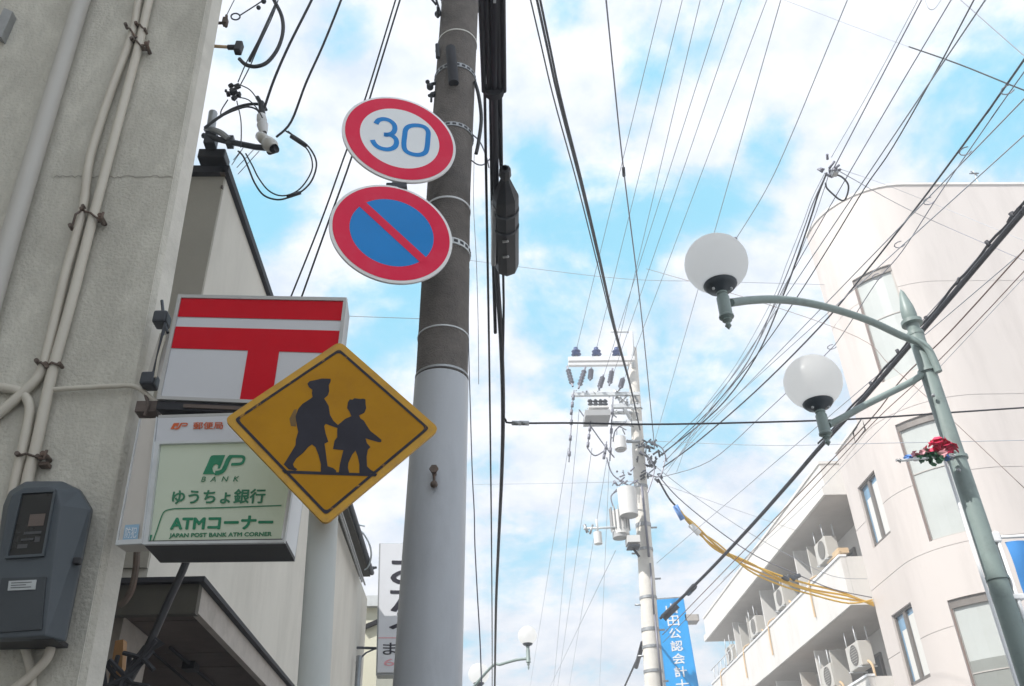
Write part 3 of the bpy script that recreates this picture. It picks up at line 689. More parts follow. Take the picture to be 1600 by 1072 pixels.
p = atY(674, 150, PY-.05); mb.tube([p, p-Vector((0, 0, .05))], .008, 6); mb.tube([atY(668, 134, PY-.05), atY(692, 126, PY-.03)], .011, 6); mb.tube([atY(670, 150, PY-.05), atY(692, 138, PY-.03)], .010, 6); mb.tube([atY(683, 70, PY-.08), atY(684, 90, PY-.08)], .014, 6); mb.build('band_bolt', M['dark_steel'], np_)
mb = MB(); p = atY(679, 742, PY-pole_r(745)); mb.cyl(p, p+Vector((0, -.055, 0)), .010, n=10); mb.cyl(p+Vector((0, -.055, 0)), p+Vector((0, -.068, 0)), .02, n=6); mb.tube([p+Vector((0, -.03, 0)), p+Vector((0, -.03, -.05))], .006, 8); mb.ball(p+Vector((0, -.028, -.058)), .017, 10, 8); mb.build('step_bolt', M['rusty'], np_)
mb = MB()
for k in range(14):
    a = random.uniform(0, 2*pi); z = random.uniform(-40, 12); c = pole_pt(z); r = pole_r(z)+.02
    mb.box(c+Vector((cos(a)*r, sin(a)*r, 0)), (random.uniform(.02, .06), random.uniform(.02, .06), random.uniform(.02, .09)), Matrix.Rotation(a, 3, 'Z'))
mb.build('top_fittings', M['black_soft'], np_)
band(2, .03, M['dark_steel']); band(-12, .03, M['galv'])
mb = MB()
for a, b in (((682, 8), (664, -14)), ((688, 20), (672, -30)), ((684, 28), (684, 10))): mb.tube([atY(*a, PY-.05), atY(*b, PY-.12)], .008, 6)
mb.ball(atY(684, 22, PY-.05), .022, 10, 8); mb.build('stay_wire', M['dark_steel'], np_)

# round signs
RA = radians(16.5)
RXv = Vector((cos(RA), sin(RA), 0)); RN = Vector((sin(RA), -cos(RA), 0)); RZ = Vector((0, 0, 1))
def disc_pts(c, r, d, n=56): return [c+(RXv*cos(2*pi*i/n)+RZ*sin(2*pi*i/n))*r+RN*d for i in range(n)]
def round_sign(name, c, label, R=.305):
    t = thing(name, c, label, 'road sign')
    MB().lathe(c-RN*.018, RN, [(R-.01, 0), (R, .004), (R, .016), (R-.008, .0185), (R-.014, .0185)], 64).build('rim', M['rim_white'], t)
    MB().flat(disc_pts(c, R-.0135, .0003)).build('back_panel', M['rim_white'], t)
    mb = MB()
    for k in (-.09, .09): mb.box(c-RN*.03+RZ*k, (.34, .022, .03), Matrix.Rotation(RA, 3, 'Z'))
    mb.build('mounting_rail', M['galv'], t)
    return t
def ring(c, r0, r1, d):
    mb = MB(); a, b = disc_pts(c, r0, d, 72), disc_pts(c, r1, d, 72); n = 72
    return mb.add(a+b, [(i, (i+1) % n, n+(i+1) % n, n+i) for i in range(n)])
c30 = atY(625.1, 216, 3.35); cnp = atY(612.7, 363, 3.35)
s30 = round_sign('speed_limit_sign', c30, 'round road sign with blue 30 in a red ring')
ring(c30, .290, .213, .002).build('red_ring', M['sign_red'], s30)
MB().flat(disc_pts(c30, .2128, .002)).build('white_face', M['sign_white'], s30)
zx = lambda X, Y: (480+X/3.247, 130+Y/3.247)
def rp(c, d, X, Y): return at_plane(*zx(X, Y), c, RN)+RN*d
mb = MB()
mb.ribbon(smooth_path([rp(c30, .0035, *p) for p in ((348, 208), (362, 190), (388, 184), (418, 192), (440, 212), (444, 236), (432, 256), (404, 264), (388, 262))], 6), .0275, RN)
mb.ribbon(smooth_path([rp(c30, .0035, *p) for p in ((390, 262), (424, 266), (448, 284), (452, 308), (440, 328), (410, 338), (372, 332), (344, 314), (330, 290))], 6), .0275, RN)
mb.ribbon(smooth_path([rp(c30, .0035, *p) for p in ((500, 236), (520, 220), (556, 216), (592, 224), (612, 246), (612, 282), (606, 336), (592, 358), (560, 366), (520, 358), (496, 340), (490, 312), (494, 268))], 6, True), .0275, RN, closed=True)
mb.build('numerals', M['sign_blue'], s30)
snp = round_sign('no_parking_sign', cnp, 'round blue road sign with red ring and one red diagonal bar')
ring(cnp, .290, .2085, .002).build('red_ring', M['sign_red'], snp)
MB().flat(disc_pts(cnp, .2083, .002)).build('blue_face', M['sign_blue'], snp)
a_, b_ = rp(cnp, .0035, 276, 612), rp(cnp, .0035, 596, 906)
MB().ribbon([a_, b_], .046, RN).build('diagonal_bar', M['sign_red'], snp)
br_ = thing('sign_bracket', atY(612, 420, 3.42), 'grey pipe and arms that hold two round signs to the pole', 'bracket')
pz = lambda z: Vector((c30.x+(cnp.x-c30.x)*(z-c30.z)/(cnp.z-c30.z), 3.40, z))
MB().tube([pz(cnp.z-.22), pz(c30.z+.24)], .03, 14).build('upright_pipe', M['galv'], br_)
for zz in (c30.z+.06, cnp.z+.02):
    c = Vector((pole_pt(300).x, PY, zz)); MB().tube([pz(c.z), c+Vector((-.02, -.05, 0))], .02, 10).build('arm', M['galv'], br_)
    MB().box(pz(c.z)+Vector((0, .02, 0)), (.09, .07, .05), None, 0, .006).build('clamp', M['galv'], br_)
MB().box((pz(c30.z-.31)+pz(cnp.z+.30))/2+Vector((.0, -.02, 0)), (.105, .05, .035), None, 0, .004).build('joint_plate', M['dark_steel'], br_)

# ================================================================== SCHOOL CROSSING SIGN
DA = radians(8)
DN = Vector((sin(DA)*cos(radians(3.2)), -cos(DA)*cos(radians(3.2)), sin(radians(3.2)))).normalized()
dc = atY(520, 665, 2.35)
def dp(x, y, d=0): return at_plane(x, y, dc, DN)+DN*d
sc = thing('school_crossing_sign', atY(490, 1072, 2.45), 'weathered yellow diamond sign with two black walking children', 'road sign')
corner = [(350, 655), (531, 533), (687, 670), (508, 820)]
def rounded(pts, k):
    out = []
    for i in range(4):
        a, b, c = np.array(pts[i-1], float), np.array(pts[i], float), np.array(pts[(i+1) % 4], float)
        p0 = b+(a-b)*k; p1 = b+(c-b)*k
        for t in (0, .25, .5, .75, 1): out.append(tuple((1-t)**2*p0+2*t*(1-t)*b+t*t*p1))
    return out
outer = rounded(corner, .05)
cen = np.array([520, 665.])
inset = lambda k, r: rounded([tuple(cen+(np.array(p)-cen)*k) for p in corner], r)
MB().prism([dp(x, y, -.012) for x, y in outer], DN*.012).build('panel', M['amber_edge'], sc)
MB().flat([dp(x, y, .0008) for x, y in inset(.905, .03)]).build('face_print', M['amber'], sc)
A, B = inset(.905, .03), inset(.868, .035)
mb = MB(); n = len(A); mb.add([dp(x, y, .0018) for x, y in A]+[dp(x, y, .0018) for x, y in B], [(i, (i+1) % n, n+(i+1) % n, n+i) for i in range(n)]); mb.build('border_print', M['print_worn'], sc)
g = lambda X, Y: (340+X/3.35, 520+Y/3.35)
child1 = [(470, 268), (482, 255), (508, 250), (545, 241), (592, 242), (592, 256), (582, 276), (584, 308), (576, 330), (558, 346), (566, 358), (582, 385), (588, 430), (606, 462), (630, 484), (632, 502), (604, 492), (566, 478), (558, 490), (566, 530), (580, 572), (560, 582), (566, 625), (572, 672), (576, 700), (606, 710), (622, 724), (618, 736), (540, 732), (541, 690), (528, 640), (512, 600), (494, 586), (474, 600), (450, 628), (412, 660), (394, 690), (402, 706), (418, 716), (408, 724), (372, 716), (346, 690), (358, 672), (384, 630), (408, 590), (410, 560), (422, 520), (414, 484), (408, 440), (422, 400), (444, 374), (478, 352), (497, 338), (494, 318), (496, 300), (478, 286)]
child2 = [(682, 366), (692, 350), (706, 352), (716, 344), (748, 348), (760, 346), (774, 350), (774, 372), (778, 396), (768, 420), (740, 434), (748, 450), (766, 462), (780, 486), (800, 516), (836, 544), (858, 562), (856, 574), (842, 574), (800, 562), (774, 554), (782, 580), (800, 600), (786, 614), (780, 650), (782, 700), (800, 718), (832, 736), (742, 740), (742, 690), (734, 650), (722, 618), (704, 640), (684, 684), (682, 708), (690, 738), (634, 736), (640, 690), (650, 650), (658, 616), (604, 610), (612, 566), (626, 548), (626, 510), (630, 484), (668, 452), (700, 438), (690, 414), (678, 396)]
for ch in (child1, child2): MB().flat([dp(*g(*p), .0018) for p in ch]).build('child_silhouette', M['print_black'], sc)
MB().flat([dp(*g(*p), .0018) for p in ((336, 722), (364, 722), (836, 739), (828, 753), (352, 738))]).build('ground_bar', M['print_black'], sc)
MB().flat([dp(*g(*p), .0014) for p in ((414, 400), (400, 404), (376, 452), (384, 490), (410, 492))]).build('backpack_print', M['faded_print'], sc)
pt = atY(505, 815, 2.46); pb = atY(490, 1072, 2.46)
dirp = (pt-pb).normalized(); bot = pb-dirp*(pb.z/dirp.z); tp = pt+dirp*.36
MB().tube([bot, tp], .0425, 24).build('post', M['post_grey'], sc)
for k in (-.1, .12):
    MB().box(dc-DN*.035+Vector((-.01, 0, k)), (.16, .03, .035), Matrix.Rotation(DA, 3, 'Z'), 0, .004).build('clamp', M['galv'], sc)

# ================================================================== FAR UTILITY POLE
FY = 16.3
def fp(y, Y=FY): return atY(float(np.interp(y, [517, 700, 1072], [986, 997, 1022])), y, Y)
px2m = lambda w, x, y, Y: w*dep_of(x, y, Y)/FPX
far = thing('utility_pole', (3.0, FY, 0), 'distant pale utility pole crowded with transformers and insulators', 'utility pole')
ys = (545, 620, 700, 800, 900, 1000, 1072)
pts = [fp(y) for y in ys]; low = pts[-1]+(pts[-1]-pts[-2])/(pts[-2].z-pts[-1].z)*pts[-1].z
rs = [px2m(w/2, 1000, y, FY) for w, y in zip((14, 17, 19.5, 22, 25, 27, 29), ys)]
MB().tube([low]+pts[::-1], [rs[-1]*1.15]+rs[::-1], 24).build('shaft', M['concrete_pale'], far)
def pcyl(mb, xc, y0, y1, w, Y, mi=0, n=18):
    a, b = atY(xc, y0, Y), atY(xc, y1, Y); a = Vector((b.x, Y, a.z)); mb.cyl(b, a, px2m(w/2, xc, (y0+y1)/2, Y), n=n, mi=mi); return a, b
def pbar(mb, p, q, w, Y, mi=0, n=6): mb.tube([atY(*p, Y), atY(*q, Y)], px2m(w/2, *p, Y), n, mi); return mb
mb = MB(); pbar(mb, (986, 519), (990, 575), 7, FY-.1); pbar(mb, (954, 518), (986, 519), 3.5, FY-.1); mb.build('top_extension', M['galv_light'], far)
for dy, yy in ((-.28, 0), (.24, 7)):
    mb = MB(); a = atY(888, 562+yy, FY+dy); b = atY(992, 567+yy, FY+dy); b.z = a.z; mb.box((a+b)/2, ((b-a).length, .09, .10)); mb.build('crossarm', M['porcelain_white'], far)
for x in (901, 933, 965):
    mb = MB(); a = atY(x, 562, FY-.1); mb.cyl(a, a+Vector((0, 0, .12)), .03, n=8, mi=1); mb.lathe(a+Vector((0, 0, .1)), (0, 0, 1), [(.04, 0), (.11, .03), (.06, .07), (.10, .11), (.05, .16), (.05, .2), (.001, .21)], 12); mb.build('pin_insulator', [M['insulator_blue'], M['galv']], far)
for a, b in (((886, 572), (895, 604)), ((915, 573), (904, 607)), ((924, 575), (922, 594)), ((943, 586), (936, 608)), ((957, 576), (952, 602)), ((974, 590), (969, 607))):
    mb = MB(); A, B = atY(*a, FY-.3), atY(*b, FY-.5); d = B-A; L_ = d.length
    pr = [(.02, 0)]
    for k in range(5): pr += [(.02, L_*(.2+.14*k)), (.06, L_*(.24+.14*k)), (.02, L_*(.30+.14*k))]
    mb.lathe(A, d, pr+[(.02, L_)], 8); mb.build('strain_insulator', M['wire_grey'], far)
# switch box
mb = MB(); mb.bb(atY(920, 634, FY-.7), atY(948, 651, FY-.3)); mb.build('switch_box', M['transformer'], far)
mb = MB(); mb.bb(atY(915, 649, FY-.75), atY(949, 658, FY-.25)); mb.build('switch_base', M['transformer_low'], far)
for x in (923, 931, 939, 946):
    mb = MB(); a = atY(x, 634, FY-.5); mb.lathe(a, (0, 0, 1), [(.02, 0), (.06, .03), (.03, .07), (.06, .1), (.02, .15)], 8); mb.build('bushing', M['dark_steel'], far)
mb = MB(); a = atY(932, 645, FY-.4); mb.tube([a, fp(645, FY)], .04, 6); mb.tube([atY(960, 610, FY-.3), atY(985, 655, FY-.3)], .035, 6); a = atY(955, 633, FY-.3); b = atY(1000, 637, FY-.3); mb.box((a+b)/2, ((b-a).length, .08, .08)); a = atY(957, 660, FY-.3); b = atY(1003, 664, FY-.3); mb.box((a+b)/2, ((b-a).length, .08, .08)); mb.build('steel_arm', M['galv_light'], far)
mb = MB()
for x, y0, y1 in ((897, 610, 648), (894, 640, 722), (923, 658, 700), (958, 620, 720), (948, 690, 715)):
    pbar(mb, (x, y0), (x-5, y1), 2, FY-.5)
    for k in range(3):
        yy = y0+(y1-y0)*(.2+.3*k); pbar(mb, (x-5*(yy-y0)/(y1-y0), yy), (x-5*(yy-y0)/(y1-y0)-.5, yy+7), 5, FY-.5)
mb.build('hanging_fuse', M['wire_grey'], far)
mb = MB()
for k in range(16): a = (random.uniform(955, 1000), random.uniform(612, 660)); pbar(mb, a, (a[0]+random.uniform(-9, 9), a[1]+random.uniform(-6, 9)), random.uniform(2, 4), FY-random.uniform(.2, .5))
mb.build('arm_fittings', M['galv'], far)['kind'] = 'stuff'
mb = MB(); pcyl(mb, 970, 684, 702, 19, FY-.5); mb.build('upper_transformer', M['transformer'], far)
mb = MB(); pcyl(mb, 970, 699, 704, 15, FY-.5); mb.build('transformer_base', M['transformer_low'], far)
mb = MB(); pbar(mb, (980, 690), (1000, 690), 5, FY-.3); mb.build('transformer_arm', M['galv'], far)
# bundle of connectors at the cable crossing
mb = MB()
for k in range(64):
    x, y = random.gauss(1014, 9), random.uniform(690, 752); d = random.uniform(-8, 9), random.uniform(-9, 9)
    pbar(mb, (x, y), (x+d[0], y+d[1]), random.uniform(1.3, 3.6), FY-random.uniform(.1, .5))
mb.build('connector_cluster', M['dark_steel'], far)['kind'] = 'stuff'
mb = MB(); a = atY(893, 617, FY-.35); b = atY(1000, 620, FY-.35); b.z = a.z; mb.box((a+b)/2, ((b-a).length, .07, .07)); mb.build('steel_arm', M['galv_light'], far)
mb = MB()
for k in range(26):
    x, y = random.uniform(890, 1000), random.uniform(604, 640); pbar(mb, (x, y), (x+random.uniform(-5, 5), y+random.uniform(-4, 8)), random.uniform(1.2, 3.2), FY-random.uniform(.25, .5))
for k in range(14):
    x, y = random.uniform(955, 998), random.uniform(640, 690); pbar(mb, (x, y), (x+random.uniform(-14, 12), y+random.uniform(-10, 14)), random.uniform(1, 2.2), FY-random.uniform(.25, .5))
mb.build('line_fittings', M['galv'], far)['kind'] = 'stuff'
for (p0, p1, p2) in (((950, 700), (930, 712), (918, 700)), ((960, 715), (940, 690), (905, 640)), ((985, 760), (958, 742), (948, 715)), ((1000, 705), (1022, 730), (1012, 770)), ((1004, 735), (1030, 745), (1040, 715)), ((978, 660), (962, 672), (958, 690)), ((975, 762), (955, 775), (962, 800)), ((1012, 690), (1034, 700), (1042, 722))):
    MB().tube(smooth_path([atY(*p, FY-.4) for p in (p0, p1, p2)], 6), .014, 5).build('jumper_loop', M['wire_grey'], far)
mb = MB()
for k in range(26):
    x, y = random.uniform(958, 994), random.uniform(735, 768); pbar(mb, (x, y), (x+random.uniform(-10, 9), y+random.uniform(-8, 8)), random.uniform(1.5, 3.5), FY-.5)
mb.build('jumper_wires', M['wire_grey'], far)['kind'] = 'stuff'
mb = MB(); pcyl(mb, 983, 764, 806, 29, FY-.55, n=24); mb.build('main_transformer', M['transformer'], far)
mb = MB(); pcyl(mb, 983, 801, 806.5, 27, FY-.55, n=24); mb.build('transformer_base', M['transformer_low'], far)
mb = MB(); pcyl(mb, 971, 800, 836, 26, FY-.3, n=24); a, b = atY(971, 836, FY-.3), None; mb.build('second_transformer', M['transformer'], far)
mb = MB(); pcyl(mb, 969, 832, 841, 23, FY-.3, n=24)
c = atY(968, 812, FY-.3); R_ = px2m(14, 968, 812, FY)
for k in range(14): a = 2*pi*k/14; mb.box(c+Vector((cos(a)*R_, sin(a)*R_, 0)), (.03, .012, .45), Matrix.Rotation(a, 3, 'Z'))
mb.build('cooling_fin', M['transformer_low'], far)
mb = MB(); mb.bb(atY(980, 836, FY-.5), atY(997, 855, FY-.2)); mb.build('terminal_box', M['transformer'], far)
mb = MB(); mb.bb(atY(982, 853, FY-.48), atY(997, 858, FY-.22)); pbar(mb, (990, 858), (999, 870), 4, FY-.3); mb.build('terminal_base', M['dark_steel'], far)
mb = MB(); pbar(mb, (912, 826), (966, 824), 3.5, FY-.4); pbar(mb, (932, 812), (934, 830), 4, FY-.4); mb.build('lamp_arm', M['galv_light'], far)
mb = MB(); pcyl(mb, 935, 832, 850, 13, FY-.4); mb.build('arm_lamp', M['transformer'], far)
mb = MB(); pbar(mb, (913, 820), (918, 832), 5, FY-.4); pbar(mb, (926, 820), (922, 834), 4, FY-.4); mb.build('arm_clamp', M['galv'], far)
for y, h in ((762, .06), (822, .08), (860, .05), (935, .05), (985, .06), (1012, .05), (1050, .05)):
    c = fp(y); r = float(np.interp(y, ys, rs))+.012; MB().lathe(c-Vector((0, 0, h/2)), (0, 0, 1), [(r-.01, 0), (r, 0), (r, h), (r-.01, h)], 20).build('band', M['galv'], far)
mb = MB(); pbar(mb, (1016, 880), (1022, 960), 3, FY-.2); pbar(mb, (1003, 760), (1014, 870), 4, FY-.22); pbar(mb, (1023, 960), (1034, 1072), 3.5, FY-.2); mb.build('riser_cable', M['wire_grey'], far)
mb = MB()
for k in range(9):
    y = 745+k*40; s = -1 if k % 2 else 1; c = fp(y); mb.tube([c, c+Vector((s*.26, -.02, 0))], .018, 6)
mb.build('step_bolt', M['galv'], far)

# ================================================================== STREET LAMPS
def lamp_globe(root, gc, R, stem_bot, arm_pts, ra, sides=24):
    MB().ball(gc, R, sides, 18, sq=.97).build('globe', M['globe'], root)
    cup = gc-Vector((0, 0, R*.93))
    mb = MB(); mb.lathe(cup+Vector((0, 0, R*.16)), (0, 0, -1), [(R*.36, 0), (R*.52, R*.03), (R*.52, R*.10), (R*.42, R*.22), (R*.22, R*.30), (.03, R*.42), (.001, R*.43)], sides)
    for k in range(2): mb.ball(cup+Vector((R*.28*(1 if k else -1), -R*.12, -R*.14)), R*.05, 8, 6, mi=1)
    mb.build('lamp_cup', [M['lamp_dark'], M['galv_light']], root)
    top = cup-Vector((0, 0, R*.20)); L_ = top.z-stem_bot
    MB().lathe(top, (0, 0, -1), [(.034, 0), (.036, L_*.06), (.03, L_*.08), (.04, L_*.15), (.040, L_*.62), (.046, L_*.64), (.046, L_*.68), (.022, L_*.72), (.03, L_*.77), (.012, L_*.82), (.02, L_*.9), (.001, L_)], 14).build('stem', M['lamp_green'], root)
    MB().tube(smooth_path(arm_pts, 8), ra, 12).build('arm', M['lamp_green'], root)
LY = 5.5
lt, lb = atY(1404, 452, LY), atY(1600, 1020, LY)
lx = (lt.x+lb.x)/2
lamp = thing('street_lamp', (lx, LY, 0), 'near green lamp post on the right with two white globes on curved arms', 'street lamp')
MB().tube([(lx, LY, .1), (lx, LY, 1.2), (lx, LY, lt.z-.42)], [.08, .072, .057], 20).build('post', M['lamp_green'], lamp)
MB().lathe((lx, LY, lt.z-.44), (0, 0, 1), [(.061, 0), (.061, .03), (.045, .04), (.05, .10), (.078, .105), (.078, .135), (.045, .14), (.056, .19), (.05, .26), (.02, .40), (.001, .44)], 16).build('finial', M['lamp_green'], lamp)
for z in (3.2, 4.05, 4.75):
    MB().lathe((lx, LY, z), (0, 0, 1), [(.056, 0), (.074, .004), (.074, .026), (.056, .03)], 18).build('collar', M['lamp_green'], lamp)
g1, g2 = atD(1119, 412, 5.6), atD(1270, 597, 6.3)
R1 = 49*5.6/FPX; R2 = 44.5*6.3/FPX
s1 = atY(1147, 515, g1.y); s2 = atY(1297, 697, g2.y)
def arm_path(pxs, P, Q_): 
    out = []
    for i, (x, y) in enumerate(pxs): out.append(at_span(x, y, P, Q_))
    return out
pA = Vector((lx, LY, 0))
a1 = [at_span(x, y, g1, pA) for x, y in ((1142, 473), (1175, 469), (1215, 468), (1260, 473), (1310, 485), (1360, 502), (1405, 523))]+[Vector((lx-.10, LY-.06, atY(1430, 536, LY).z)), Vector((lx+.0, LY-.085, atY(1446, 552, LY).z)), Vector((lx+.03, LY-.08, atY(1453, 590, LY).z))]
lamp_globe(lamp, g1, R1, s1.z, a1, .027)
a2 = [at_span(x, y, g2, pA) for x, y in ((1295, 664), (1320, 651), (1350, 634), (1390, 614), (1425, 596))]+[Vector((lx-.02, LY, atY(1450, 582, LY).z))]
lamp_globe(lamp, g2, R2, s2.z, a2, .025)
mb = MB()
for y in (618, 700, 735):
    p = atY(1447+(y-585)*.34, y, LY-.07); mb.ball(p, .014, 8, 6)
mb.build('bolt', M['galv'], lamp)

# flower decoration tied to the lamp
fl = thing('flower_garland', atY(1450, 716, LY-.15), 'red, pink and green artificial flower bunch on the lamp post', 'flowers')
mb = MB(); mb.tube([atY(1404, 720, LY-.2), atY(1490, 712, LY-.12), Vector((lx, LY, atY(1495, 711, LY).z))], .009, 6); mb.build('rod', M['galv_light'], fl)
def petal(c, s, m, nm, k):
    mb = MB()
    for i in range(k):
        d = Vector((random.uniform(-1, 1), random.uniform(-.6, .6), random.uniform(-.35, .8))).normalized(); p = c+d*s*random.uniform(.1, .7)
        u, w = frame_of(d); u *= s*.42; w *= s*.30
        P = [p-u, p-u*.4+w+d*s*.12, p+u*.5+w*.9+d*s*.16, p+u, p+u*.4-w+d*s*.1, p-u*.5-w+d*s*.05]
        mb.flat(P); mb.add(P+[p-d*s*.1], [(i_, (i_+1) % 6, 6) for i_ in range(6)])
    return mb.build(nm, m, fl, fix=False)
for (x, y, s, m, k) in ((1482, 703, .095, 'petal_red', 16), (1468, 696, .085, 'petal_red', 14), (1456, 707, .085, 'petal_red', 12), (1475, 709, .08, 'petal_pink', 8), (1444, 708, .06, 'petal_pink', 10), (1432, 712, .05, 'petal_pink', 9), (1421, 716, .05, 'petal_blue', 9), (1475, 716, .05, 'petal_blue', 7), (1485, 716, .045, 'petal_white', 7), (1430, 718, .04, 'petal_white', 6)):
    petal(atY(x, y, LY-.15), s, M[m], 'blossom', k)
for (x, y, s, k) in ((1447, 714, .075, 16), (1460, 717, .07, 14), (1438, 716, .05, 10), (1466, 716, .06, 10)): petal(atY(x, y, LY-.15), s, M['leaf'], 'leaf_cluster', k)
petal(atY(1404, 721, LY-.2), .03, M['galv'], 'rod_tip', 6)

# blue banner with its white frame on the lamp post
bn = thing('street_banner', atY(1597, 1072, LY), 'blue fabric street banner in a white frame right of lamp post', 'banner')
bt = atY(1552, 842, LY-.06); 
bx0 = lx+.072
BQ = Quad((bx0+.05, LY-.02, bt.z-.01), (bx0+.62, LY-.02, bt.z+.02), (bx0+.62, LY-.02, bt.z-1.75), (bx0+.05, LY-.02, bt.z-1.75))
mb = MB(); nu, nv = 14, 30
vs = [BQ.P(i/nu, j/nv, .018*sin(i*.9+j*.25)+.008*sin(j*.9)) for j in range(nv+1) for i in range(nu+1)]
mb.add(vs, [(j*(nu+1)+i, j*(nu+1)+i+1, (j+1)*(nu+1)+i+1, (j+1)*(nu+1)+i) for j in range(nv) for i in range(nu)], True); mb.build('cloth', M['banner_blue'], bn, fix=False)
mb = MB(); mb.tube([(bx0, LY-.03, bt.z+.06), (bx0, LY-.03, bt.z-1.8)], .014, 8); mb.tube([(bx0-.03, LY-.03, bt.z+.02), (bx0+.66, LY-.03, bt.z+.035)], .012, 8); mb.tube([(bx0-.03, LY-.03, bt.z-1.78), (bx0+.66, LY-.03, bt.z-1.78)], .012, 8); mb.build('frame', M['box_white'], bn)
mb = MB(); mb.box((bx0-.03, LY-.02, bt.z+.02), (.10, .06, .07), None, 0, .008); mb.build('holder', M['box_white'], bn)
mb = MB(); mb.box((bx0-.02, LY-.02, atY(1590, 935, LY).z), (.13, .06, .035), None, 0, .006); mb.build('holder', M['box_white'], bn)
mb = MB(); lettering(mb, 'ようこそ', *BQ.rect(.16, .05, .9, .115, .03), .02); mb.build('lettering', M['letter_white'], bn)
mb = MB(); lettering(mb, '商', *BQ.rect(.3, .16, .86, .34, .03), .03); lettering(mb, '店', *BQ.rect(.3, .37, .86, .55, .03), .03); lettering(mb, '街', *BQ.rect(.3, .58, .86, .76, .03), .03); mb.build('lettering', M['letter_white'], bn)
tag(MB().tube([(lx-.105, LY-.02, .1), (lx-.10, LY-.02, atY(1478, 700, LY).z)], .011, 8).build('thin_pole', M['box_white']), 'thin white pole standing along the left side of the green lamp post', 'pole')

# far lamps on the left side of the street
FLY = 19.0
fl_lamp = thing('street_lamp', (atY(700, 1000, FLY).x, FLY, 0), 'distant globe street lamp low beside the grey pole', 'street lamp')
fx = atY(700, 1000, FLY).x
gA = atY(824, 993, FLY-1.2); gB = atY(748, 1053, FLY+1.4)
MB().tube([(fx, FLY, 0), (fx, FLY, gA.z+.5)], [.08, .06], 14).build('post', M['lamp_green'], fl_lamp)
q1 = Vector((fx, FLY, 0))
lamp_globe(fl_lamp, gA, px2m(15, 824, 993, FLY-1.2), atY(828, 1047, FLY-1.2).z, [at_span(x, y, gA, q1) for x, y in ((828, 1029), (808, 1031), (783, 1038), (764, 1046))]+[Vector((fx, FLY, gA.z-1.3))], .028, 16)
lamp_globe(fl_lamp, gB, px2m(16.5, 750, 1053, FLY+1.4), atY(750, 1110, FLY+1.4).z, [at_span(x, y, gB, q1) for x, y in ((750, 1092), (738, 1096))]+[Vector((fx, FLY, gB.z-1.0))], .028, 16)

# ================================================================== ROUNDED BUILDING on the right
BX, RC, YT = 8.3, 1.7, 15.1
def foot(s, d=0.0):                         # point on the outside wall, d metres inwards
    if s < 1.6: return Vector((BX+d, 18.4-s, 0))
    if s < 1.6+RC*pi/2:
        a = (s-1.6)/RC; c = Vector((BX+RC, YT+RC, 0)); n = Vector((-cos(a), -sin(a), 0)); return c+n*(RC-d)
    return Vector((BX+RC+(s-1.6-RC*pi/2), YT+d, 0))
rb = thing('rounded_building', (11, 17, 0), 'pale pink building with a rounded corner and tall frosted windows on right', 'building')
WT, TT = 10.25, 15.55                       # wing and tower heights
def zY(x, y, Y): return atY(x, y, Y).z
def sat(x, y):                              # wall position seen at a picture point (arc corner)
    best = None
    for k in range(0, 400):
        s = k*.03; p = foot(s)
        q = atY(x, y, p.y)
        e = abs(q.x-p.x)
        if best is None or e < best[0]: best = (e, s, q.z)
    return best[1], best[2]
colA = [(atX(1393, 962, BX), atX(1440, 1068, BX)), (atX(1338, 765, BX), atX(1372, 855, BX))]
holes = []                                  # s0, s1, z0, z1, kind
holes.append((.62, 1.58, 4.95, 6.33, 'sash')); holes.append((.60, 1.56, 7.74, 9.12, 'sash'))
for z0, z1 in ((3.2, 6.08), (7.2, 9.69), (10.7, 13.39)): holes.append((2.52, 3.42, z0, z1, 'slit'))
ss_ = sorted(set([0, .58, 1.2]+[h[0] for h in holes]+[h[1] for h in holes]+[1.6+RC*pi/2*k/14 for k in range(15)]+[1.4]+[1.6+RC*pi/2+k for k in range(0, 9)]))
joints = [4.2, 5.62, 7.02, 8.35, 9.93, 12.75]
zs_ = sorted(set([0, WT, TT]+[h[2] for h in holes]+[h[3] for h in holes]+[j for j in joints]+[j+.011 for j in joints]))
wall, jo = MB(), MB()
def cell(mb, s0, s1, z0, z1, d=0.0): 
    a, b = foot(s0, d), foot(s1, d); mb.add([a+Vector((0, 0, z0)), b+Vector((0, 0, z0)), b+Vector((0, 0, z1)), a+Vector((0, 0, z1))], [(0, 1, 2, 3)], True)
for s0, s1 in zip(ss_, ss_[1:]):
    for z0, z1 in zip(zs_, zs_[1:]):
        sm, zm = (s0+s1)/2, (z0+z1)/2
        if sm < 1.4 and zm > WT: continue
        if any(h[0] < sm < h[1] and h[2] < zm < h[3] for h in holes): continue
        if any(j < zm < j+.011 for j in joints): cell(wall, s0, s1, z0, z1, .006); continue
        cell(wall, s0, s1, z0, z1)
for h in holes:
    DP = .14 if h[4] == 'sash' else .12
    cuts = [h[0]]+[s for s in ss_ if h[0] < s < h[1]]+[h[1]]
    for sx in (h[0], h[1]):
        a, b = foot(sx), foot(sx, DP); wall.add([a+Vector((0, 0, h[2])), b+Vector((0, 0, h[2])), b+Vector((0, 0, h[3])), a+Vector((0, 0, h[3]))], [(0, 1, 2, 3)])
    for zz in (h[2], h[3]):
        for s0, s1 in zip(cuts, cuts[1:]):
            P = [foot(s0), foot(s1), foot(s1, DP), foot(s0, DP)]; wall.add([p+Vector((0, 0, zz)) for p in P], [(0, 1, 2, 3)])
